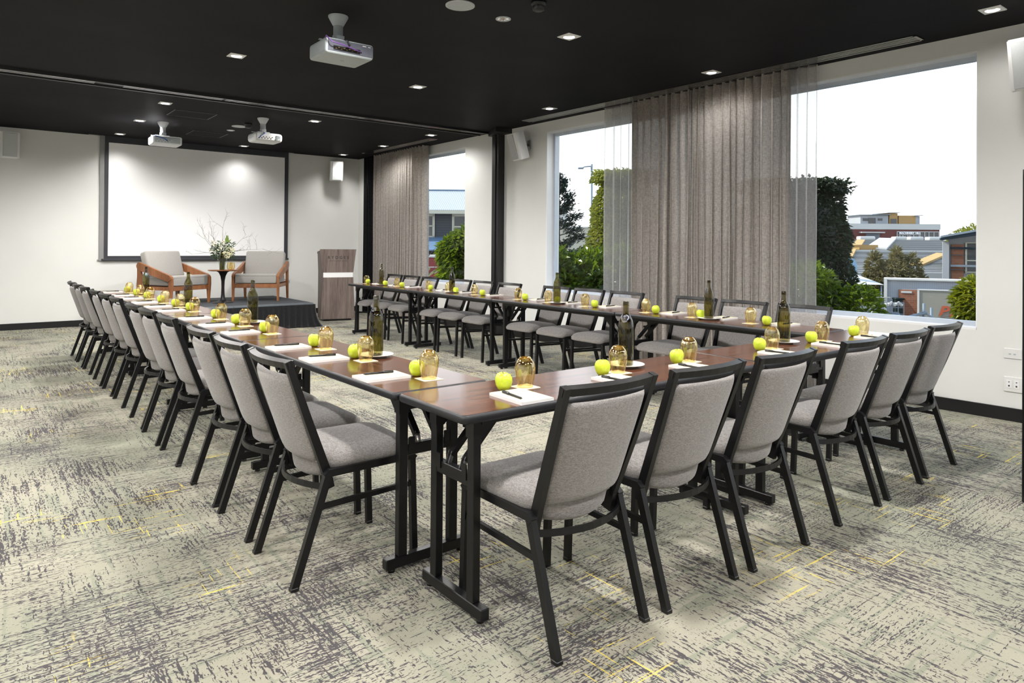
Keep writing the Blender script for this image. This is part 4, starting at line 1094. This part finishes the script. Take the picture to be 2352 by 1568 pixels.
# conifer: tiers of drooping sprays
r = thing('conifer', 'dark open-branched conifer behind the green bush', 'tree', (25.7, 27.9, GZ))
st = random.getstate(); random.seed(17)
b = MB(); b.tube([(0, 0, 0), (0, 0, 5), (0, 0, 9.5)], [.22, .14, .03], 8)
b2 = MB()
for k in range(34):
    z = 4.2+5.0*k/33; L_ = 1.45*(1-(k/33)**1.6)+.25; a = k*2.4
    e = Vector((L_*math.cos(a), L_*math.sin(a), .35))
    b.tube([(0, 0, z), tuple(Vector((0, 0, z))+e)], [.035, .012], 5)
    for q in range(190):
        t_ = random.uniform(.35, 1.05); p = Vector((0, 0, z))+e*t_+Vector((random.gauss(0, .13), random.gauss(0, .13), random.gauss(.03, .11)))
        b2.leaf(p, .24, .075, e+Vector((random.gauss(0, .6), random.gauss(0, .6), random.gauss(.3, .5))))
b.build('trunk', M['bark'], r); b2.build('foliage', M['lf_con'], r, recalc=False); random.setstate(st)
r = thing('sapling', 'thin bare sapling outside the narrow far window', 'tree', (10.2, 17.2, GZ))
b = MB(); b.tube([(0, 0, 0), (0, 0, 3), (.03, 0, 6.0)], [.06, .04, .008], 6); b.build('trunk', M['bark'], r)
b = MB()
for k in range(14):
    a = k*2.1; z = 2.6+k*.2; b.tube([(0, 0, z), (.5*math.cos(a), .5*math.sin(a), z+.5)], [.016, .004], 5)
b.build('branches', M['bark'], r)
# street lamp
M['galv'] = plain('galvanised', (.28, .34, .40), .5, .4, var=.08, scale=4)
r = thing('street_lamp', 'grey street lamp rising behind the sunlit leaf column', 'street lamp', (24.28, 23.76, GZ), OA)
b = MB(); b.tube([(0, 0, 0), (0, 0, 9.86)], [.09, .055], 10); b.build('pole', M['galv'], r)
b = MB(); b.tube([(0, 0, 9.75), (-.35, 0, 9.72), (-.5, 0, 9.66)], [.035, .03, .03], 8); b.build('arm', M['galv'], r)
b = MB(); b.box(-.72, -.42, -.09, .09, 9.60, 9.68, .03, 2); b.build('lamp_head', M['galv'], r)

def bld(name_, lab, cat, loc, rot=OA, group=None): return thing(name_, lab, cat, (loc[0], loc[1], GZ), rot, group)
# local frame of a building: x to the viewer's side along the facade, y away, z from the ground
M['brickred'] = bricks('red_brick', (.20, .055, .05), (.26, .075, .065), (.22, .12, .10), 3.)
M['brickorange'] = bricks('orange_brick', (.36, .13, .07), (.44, .17, .09), (.38, .24, .17), 4.)
M['render'] = plain('pale_render', (.78, .78, .75), .8, var=.03, scale=.5)
M['render2'] = plain('grey_panel', (.42, .44, .47), .7, var=.04, scale=.6)
M['ochre'] = plain('ochre_cladding', (.52, .31, .10), .7, var=.06, scale=.7)
M['darkglass'] = plain('dark_glazing', (.03, .04, .05), .12, spec=.6, var=.2, scale=.5)
M['bluepanel'] = plain('blue_panel', (.18, .22, .30), .5, var=.08, scale=.5)
M['tin'] = ribbed('corrugated_tin', (.42, .44, .45), (.72, .73, .74), 0, 3.2, .45, .2)
M['weatherboard'] = ribbed('dark_weatherboard', (.030, .036, .046), (.058, .066, .080), 2, 2.6, .6)
M['creamtrim'] = plain('cream_trim', (.74, .70, .56), .6, var=.03)
M['blueroof'] = plain('blue_awning', (.16, .26, .40), .5, var=.08, scale=1.)
M['navy'] = plain('navy_fascia', (.008, .032, .055), .8, spec=.1, var=.1, scale=2.)
M['concrete'] = ribbed('stand_concrete', (.30, .30, .295), (.47, .47, .46), 1, .35, .9)
M['shedwhite'] = ribbed('shed_cladding', (.47, .49, .53), (.54, .56, .60), 0, 6., .5)
M['signpanel'] = plain('sign_panel', (.34, .33, .27), .7, var=.03, scale=1.)
M['signred'] = plain('sign_red', (.55, .10, .03), .6, var=.05)
M['yellowpaint'] = plain('yellow_paint', (.62, .38, .10), .7, var=.08, scale=1.)
M['muralred'] = plain('mural_red', (.28, .02, .02), .6, var=.1, scale=2.)
M['muralgold'] = plain('mural_gold', (.40, .36, .16), .6, var=.1, scale=2.)
M['skyblue'] = plain('pale_blue', (.30, .55, .78), .4, var=.04)
# brick hall at the top of the stand
r = bld('hall', 'long brick hall with white parapet above the grandstand', 'building', (88.22, 42.04))
Z = lambda z: z-GZ
b = MB(); b.box(-8, 13.0, 0, 8, 0, Z(3.94)); b.build('brick_wall', M['brickred'], r)
b = MB(); b.box(-8.1, 13.05, -.12, 8, Z(3.94), Z(4.68)); b.build('parapet', M['render'], r)
b = MB(); b.box(7.35, 12.9, -.06, 0, Z(2.45), Z(3.66)); gz = b.build('shopfront', M['darkglass'], r)
b = MB()
for x in (7.35, 7.7, 8.1, 8.75, 9.0, 9.5, 10.2, 10.35, 10.95, 11.5, 12.15, 12.8): b.box(x, x+.07, -.14, -.05, Z(2.45), Z(3.30 if 7.6 < x < 10.3 else 3.66))
b.box(7.35, 12.9, -.14, -.05, Z(3.62), Z(3.70)); b.box(7.6, 10.35, -.14, -.05, Z(3.26), Z(3.32)); b.build('mullions', M['render'], gz)
text('hall_lettering', 'MACHINERY HILL', .34, M['paper'], r, (9.02, -.18, Z(3.47)), ext=.02, sx=1.0, spacing=1.05, bold=.012)
b = MB(); b.box(3.35, 5.15, -.05, 0, Z(2.45), Z(3.38)); b.build('roller_door', M['bluepanel'], r)
b = MB(); b.box(2.45, 5.5, -.7, 0, Z(3.45), Z(3.60)); b.build('door_canopy', M['render'], r)
for x0, x1, z1, mt, roof in ((3.4, 7.1, 5.86, 'render2', 1), (7.25, 8.35, 6.15, 'ochre', 1), (8.5, 10.75, 5.85, 'ochre', 0), (10.75, 11.3, 5.8, 'render2', 1)):
    b = MB(); b.box(x0, x1, 1.5, 5, Z(4.6), Z(z1)); p_ = b.build('rooftop_unit', M[mt], r)
    if roof: b = MB(); b.prism([(x0-.35, Z(z1)), (x1+.25, Z(z1)+.05), (x1+.25, Z(z1)+.12), (x0-.35, Z(z1)+.07)], 1.2, 5.2, 'Y'); b.build('unit_roof', M['galv'], p_)
for x0, x1, z0, z1 in ((3.7, 4.4, 5.1, 5.45), (4.45, 5.4, 4.65, 5.5), (5.7, 6.3, 5.15, 5.45), (7.4, 8.2, 4.65, 5.4)): b = MB(); b.box(x0, x1, 1.44, 1.5, Z(z0), Z(z1)); b.build('rooftop_window', M['darkglass'], r)
# grandstand terraces
r = bld('grandstand', 'pale terraced grandstand sloping below the brick hall', 'grandstand', (40.2, 18.9))
def terr(b, x0, x1, ya, za, yb_, zb_, n):
    for k in range(n):
        y = ya+(yb_-ya)*k/n; y2 = ya+(yb_-ya)*(k+1)/n; z2 = za+(zb_-za)*(k+1)/n
        b.box(x0, x1, y, y2, 0, Z(z2))
b = MB(); terr(b, -6, 32, .5, -.2, 18.5, 1.15, 16); b.build('lower_terrace', M['concrete'], r)
b = MB(); terr(b, -10, 38, 19.5, 1.2, 38.5, 2.42, 16); b.build('upper_terrace', M['concrete'], r)
b = MB(); b.box(-10, 38, 18.5, 19.5, 0, Z(1.24)); b.build('walkway', M['render'], r)
for xa, ya, za, xb, yb_, zb_ in ((1.87, 3, .12, 10.13, 18.3, 1.30), (8.03, 5, .28, 15.4, 14, .98), (11.0, 19.5, 1.36, 20., 36, 2.36)):
    b = MB(); b.bar([(xa, ya, Z(za)), (xb, yb_, Z(zb_))], .8, .16, (1, 0, 0)); b.build('stair_strip', M['yellowpaint'], r)
b = MB(); b.bar([(13.2, 20, Z(1.40)), (24.1, 38, Z(2.58))], 1.7, .16, (1, 0, 0)); b.build('stair_strip', M['render'], r)
for x0, x1 in ((20.6, 22.4), (24.65, 26.05), (26.4, 28.), (28.6, 30.1)):
    b = MB(); b.box(x0, x1, 37.4, 38.4, Z(2.40), Z(2.82), .12, 2); b.build('roof_bench', M['render'], r)
b = MB(); b.box(10.4, 13.4, 20, 24, Z(1.1), Z(1.72)); b.build('stair_housing', M['ochre'], r)
# brick and render building with a navy roof
r = bld('kiosk_building', 'pale building with navy sloping fascia and orange brick at the window edge', 'building', (25.39, 7.61), -1.2); r.location.z = -6.03; r.scale = (1.333, 1.333, 1.333)
b = MB(); b.prism([(.0, Z(1.56)), (2.6, Z(1.98)), (2.6, Z(2.16)), (-.05, Z(1.62)), (-.05, Z(1.58))], -.3, .9, 'Y'); b.build('fascia', M['navy'], r)
b = MB(); b.prism([(-.05, Z(1.62)), (2.6, Z(2.16)), (2.6, Z(2.22)), (-.05, Z(1.67))], -.35, .95, 'Y'); b.build('roof_sheet', M['galv'], r)
b = MB(); b.box(0, .14, 0, .3, 0, Z(1.52)); b.build('corner_post', M['render2'], r)
b = MB(); b.prism([(.14, 0), (2.6, 0), (2.6, Z(2.0)), (.14, Z(1.59))], .25, .9, 'Y'); b.build('wall', M['render2'], r)
b = MB(); b.box(.20, .47, .18, .26, 0, Z(1.45)); b.build('brick_pier', M['brickorange'], r)
b = MB(); b.box(.52, 2.5, .20, .26, Z(.75), Z(1.50)); wn = b.build('shop_window', M['darkglass'], r)
b = MB()
for z in (.72, 1.02, 1.48): b.box(.50, 2.5, .17, .22, Z(z), Z(z)+.025)
b.box(.50, .54, .17, .22, Z(.7), Z(1.5)); b.build('window_bars', M['creamtrim'], wn)
for z, m_ in ((1.33, 'navy'), (1.16, 'trimblack'), (.87, 'galv'), (.78, 'trimblack')):
    b = MB(); b.box(.17 if m_ != 'trimblack' else .18, 2.5 if m_ != 'trimblack' else .5, .05, .12, Z(z), Z(z)+(.05 if m_ != 'trimblack' else .025)); b.build('rail', M[m_], r)
# low shed with brick and a painted sign
r = bld('shed', 'low pale shed with orange brick infill behind the sign', 'building', (21.76, 7.94), -1.17); r.scale.x = 1.14
b = MB(); b.box(0, 2.55, 0, .7, 0, Z(.36)); b.build('wall', M['shedwhite'], r)
b = MB(); b.box(-.06, 2.6, -.08, .75, Z(.34), Z(.39)); b.build('roof_edge', M['render'], r)
b = MB(); b.box(.30, 2.1, -.04, 0, 0, Z(.04)); b.build('brick_infill', M['brickorange'], r)
b = MB(); b.box(.36, .62, -.06, -.04, Z(-.06), Z(.0)); b.build('wall_notice', M['render'], r)
b = MB(); b.prism([(.80+.17*(1-math.cos(a*PI/12)), Z(-.27)+.24*math.sin(a*PI/12)) for a in range(7)]+[(1.15, Z(-.03)), (1.15, Z(-.27))], -.3, -.04, 'Y'); b.build('awning', M['skyblue'], r)
b = MB(); b.box(-.06, .02, -.12, -.02, 0, Z(.38)); b.build('downpipe', M['render'], r)
r = bld('sign_hoarding', 'beige hoarding with red script lettering behind the yellow-green tree', 'sign', (20.41, 6.46), -1.17); r.scale.x = 1.14
b = MB(); b.box(0, 2.6, 0, .08, 0, Z(.13)); b.build('panel', M['signpanel'], r)
b = MB(); b.box(-.03, 2.6, -.02, .1, Z(.13), Z(.16)); b.box(-.03, .01, -.02, .1, 0, Z(.16)); b.build('border', M['render'], r)
b = MB(); b.box(.28, 2.6, -.012, 0, Z(-1.15), Z(-.74)); b.build('orange_band', M['signred'], r)
tx = text('sign_lettering', 'Bir', .42, M['signred'], r, (.66, -.015, Z(-.47)), ext=.006, bold=.012, shear=.25)
# metal fence, bottle cage and scaffold rails in the yard
r = bld('security_fence', 'grey upright-bar metal fence beside the low shed', 'fence', (17.30, 6.38))
b = MB()
for k in range(15): b.box(k*.03, k*.03+.008, 0, .012, Z(-1.5), Z(.06))
b.build('bars', M['galv'], r)
b = MB(); b.box(-.02, .46, -.01, .02, Z(.04), Z(.06)); b.box(-.02, .46, -.01, .02, Z(-.52), Z(-.50)); b.box(-.02, .0, -.01, .02, 0, Z(.07)); b.box(.13, .15, -.02, .03, 0, Z(.06)); b.build('rails', M['creamtrim'], r)
r = bld('storage_cage', 'metal cage of white sacks in front of the orange brick', 'cage', (16.58, 5.72))
b = MB()
for x in (0, .14, .28, .42): b.box(x, x+.015, 0, .015, Z(-1.3), Z(.0))
for z in (-.01, -.14, -.3): b.box(0, .435, 0, .015, Z(z), Z(z)+.012)
b.build('cage_bars', M['galv'], r)
b = MB()
for k in range(7): b.lathe([(0, -.05), (.05, -.03), (.055, .02), (0, .05)], 10, (.03+k*.06, .06, Z(-.07)+.02*(k % 3)))
b.build('sacks', M['render'], r)
b = MB(); b.box(.03, .30, -.02, 0, Z(-.58), Z(-.24)); b.build('notice', M['bluepanel'], r)
r = thing('wheelie_bin', 'dark green bin against the pale shed wall', 'bin', (21.75, 7.62, GZ), OA)
b = MB(); b.prism([(0, 0), (.20, 0), (.24, Z(-.28)), (-.03, Z(-.28))], 0, .3, 'Y'); b.build('bin_body', M['lf_con'], r)
b = MB(); b.box(-.05, .27, -.03, .33, Z(-.28), Z(-.22), .02, 1); b.build('bin_lid', M['lf_con'], r)
r = thing('scaffold_rail', 'blue-grey scaffold rails just outside the large window sill', 'railing', (0, 0, 0))
def tb(a, c, rad, name): b = MB(); b.tube([a, c], rad, 8); return b.build(name, M['galv'], r)
tb((7.02, 1.75, .43), (7.46, 1.40, .575), .018, 'tube'); tb((7.44, 1.42, .58), (7.66, 1.24, .40), .012, 'tube'); tb((6.9, 1.95, .52), (7.75, 1.30, .45), .010, 'tube')
for x, y, z in ((7.44, 1.42, .68), (7.52, 1.37, .63), (7.2, 1.6, .56)): tb((x, y, GZ), (x, y, z), .016, 'standard')
r = thing('feather_flag', 'blue feather flag showing between the bush and the dark tree', 'flag', (18.75, 7.72, GZ), OA)
b = MB(); b.prism([(.0, Z(.3)), (.26, Z(.62)), (.27, Z(.86)), (.18, Z(1.02)), (.05, Z(1.06)), (-.06, Z(.98)), (-.08, Z(.85)), (-.02, Z(.6))], 0, .012, 'Y'); b.build('banner', M['skyblue'], r)
b = MB(); b.tube([(.0, .02, 0), (-.06, .02, Z(.9)), (.05, .02, Z(1.07))], .014, 6); b.build('flag_pole', M['galv'], r)
r = thing('marquee', 'white tent roof behind the glossy green bush', 'tent', (19.1, 8.2, GZ), OA)
b = MB(); v0 = [b.bm.verts.new(p) for p in ((-.9, -.9, Z(.30)), (.9, -.9, Z(.30)), (.9, .9, Z(.30)), (-.9, .9, Z(.30)))]; v1 = [b.bm.verts.new((x*.03, y*.03, Z(.75))) for x, y in ((-1, -1), (1, -1), (1, 1), (-1, 1))]; b.loft([v0, v1]); b.build('tent_roof', M['render'], r)
for x in (-.85, .85):
    for y in (-.85, .85): b = MB(); b.tube([(x, y, 0), (x, y, Z(.31))], .025, 6); b.build('tent_pole', M['galv'], r)
# timber house seen through the narrow window
r = bld('house', 'dark weatherboard house with ribbed tin roof outside the narrow window', 'house', (15.9, 27.23))
b = MB(); b.box(-2, 5, 0, 6, 0, Z(3.05)); b.build('wall', M['weatherboard'], r)
b = MB()
b.prism([(-.55, Z(2.97)), (4.8, Z(4.32)), (4.8, Z(4.40)), (-.55, Z(3.05))], -2.6, 5.6, 'X'); b.build('roof', M['tin'], r)
b = MB(); b.box(-2.6, 5.6, 4.7, 5.0, Z(4.30), Z(4.46)); b.build('ridge_cap', M['blueroof'], r)
b = MB(); b.box(-2.6, 5.6, -.62, -.5, Z(2.86), Z(3.02)); b.build('gutter', M['creamtrim'], r)
for x0, x1, z0, z1 in ((1.72, 3.1, 1.7, 2.82), (-.6, .76, 1.75, 2.82)):
    b = MB(); b.box(x0, x1, -.03, .02, Z(z0), Z(z1)); w_ = b.build('house_window', M['darkglass'], r)
    b = MB()
    for a in ((x0-.06, x0+.05, z0, z1), (x1-.05, x1+.06, z0, z1), (x0-.06, x1+.06, z1-.06, z1+.06), (x0-.06, x1+.06, z0-.06, z0+.05), ((x0+x1)/2-.03, (x0+x1)/2+.03, z0, z1), (x0, x1, (z0+z1)/2-.03, (z0+z1)/2+.03)): b.box(a[0], a[1], -.07, -.02, Z(a[2]), Z(a[3]))
    b.build('window_trim', M['creamtrim'], w_)
b = MB(); b.prism([(0, Z(1.72)), (0, Z(1.76)), (-3., Z(1.15)), (-3., Z(1.10))], -2.4, 5.4, 'X'); b.build('verandah_roof', M['blueroof'], r)
b = MB()
for x in (-2.2, -.5, 1.6, 3.4, 5.2): b.tube([(x, -2.9, 0), (x, -2.9, Z(1.12))], .04, 6)
b.build('verandah_posts', M['render'], r)
r = bld('painted_truck', 'red and gold painted van side below the house verandah', 'vehicle', (12.2, 20.6))
b = MB(); b.box(-1., 1.15, 0, 1.8, .4, Z(.88), .06, 2); b.build('van_body', M['muralred'], r)
b = MB()
for k in range(9):
    x = -.7+k*.22; b.prism([(x, Z(.15+.1*(k % 3))), (x+.3, Z(.42+.1*(k % 2))), (x+.34, Z(.36+.1*(k % 2))), (x+.06, Z(.05+.1*(k % 3)))], -.012, 0, 'Y')
b.build('painted_leaves', M['muralgold'], r)
b = MB(); b.box(-1.02, 1.17, -.01, 1.82, Z(.88), Z(.96)); b.box(-1.0, 1.15, -.01, 0, Z(.50), Z(.53)); b.build('van_trim', M['render'], r)
for x in (-.6, .8):
    b = MB(); b.lathe([(0, -.1), (.33, -.1), (.35, 0), (.33, .1), (0, .1)], 18); o = b.build('wheel', M['darkport'], r); o.location = (x, .12, .36); o.rotation_euler = (PI/2, 0, 0)
r = bld('tower_block', 'red and pale tower block far behind the conifer', 'building', (52.0, 57.9))
b = MB(); b.box(-4, 1.65, 0, 6, 0, Z(6.2)); b.build('tower_wall', M['render'], r)
b = MB(); b.box(-4, .6, -.1, 0, Z(4.9), Z(6.35)); b.box(-4, .35, -.1, 0, Z(2.6), Z(3.9)); b.build('red_panels', M['muralred'], r)
r = bld('low_building', 'low beige building between the conifer and the sunlit leaf column', 'building', (38.7, 42.95))
b = MB(); b.box(-3, 6, 0, 5, 0, Z(2.98)); b.build('wall', M['creamtrim'], r)
b = MB(); b.box(-3.1, 6.1, -.1, 5.1, Z(2.98), Z(3.1)); b.build('parapet', M['render'], r)

# ------------------------------------------------------------------ daylight
w = bpy.data.worlds.new('sky'); S.world = w; w.use_nodes = True
t = w.node_tree; t.nodes.clear()
out = t.nodes.new('ShaderNodeOutputWorld'); bg = t.nodes.new('ShaderNodeBackground')
tc = t.nodes.new('ShaderNodeTexCoord'); sep = t.nodes.new('ShaderNodeSeparateXYZ'); cr = t.nodes.new('ShaderNodeValToRGB')
t.links.new(tc.outputs['Generated'], sep.inputs[0]); t.links.new(sep.outputs['Z'], cr.inputs[0]); t.links.new(cr.outputs[0], bg.inputs[0]); t.links.new(bg.outputs[0], out.inputs[0])
e = cr.color_ramp.elements; e[0].position = .0; e[0].color = (1., 1., 1., 1); e[1].position = .75; e[1].color = (.48, .68, 1., 1)
q = cr.color_ramp.elements.new(.12); q.color = (.96, .985, 1., 1)
q = cr.color_ramp.elements.new(.30); q.color = (.80, .90, 1., 1)
bg.inputs[1].default_value = SKY
sun = bpy.data.lights.new('sun', 'SUN'); so = bpy.data.objects.new('sun', sun); COL.objects.link(so)
sun.energy = SUN; sun.angle = .009; sun.color = (1., .95, .86)
so.rotation_euler = Vector((-.45, .62, .60)).to_track_quat('Z', 'Y').to_euler()
for (y0, y1, z0, z1), nm in ((W2, 'portal'), (W1, 'portal'), (W3_ADDED, 'portal')):
    l = bpy.data.lights.new('window_portal', 'AREA'); o = bpy.data.objects.new('window_portal', l); COL.objects.link(o)
    l.shape = 'RECTANGLE'; l.size = y1-y0; l.size_y = z1-z0; l.cycles.is_portal = True
    o.location = (5.24-WXR*(y0+y1)/2, (y0+y1)/2, (z0+z1)/2); o.rotation_euler = Matrix(((0, 0, 1), (1, 0, 0), (0, 1, 0))).to_euler()
S.view_settings.view_transform = 'Standard'; S.view_settings.look = 'None'; S.view_settings.gamma = 1.; S.view_settings.use_curve_mapping = False
S.view_settings.exposure = EXPO
cy = S.cycles
cy.use_denoising = True; cy.max_bounces = 10; cy.diffuse_bounces = 4; cy.glossy_bounces = 4; cy.transparent_max_bounces = 24; cy.transmission_bounces = 4; cy.caustics_reflective = False; cy.caustics_refractive = False
cy.sample_clamp_indirect = 6.
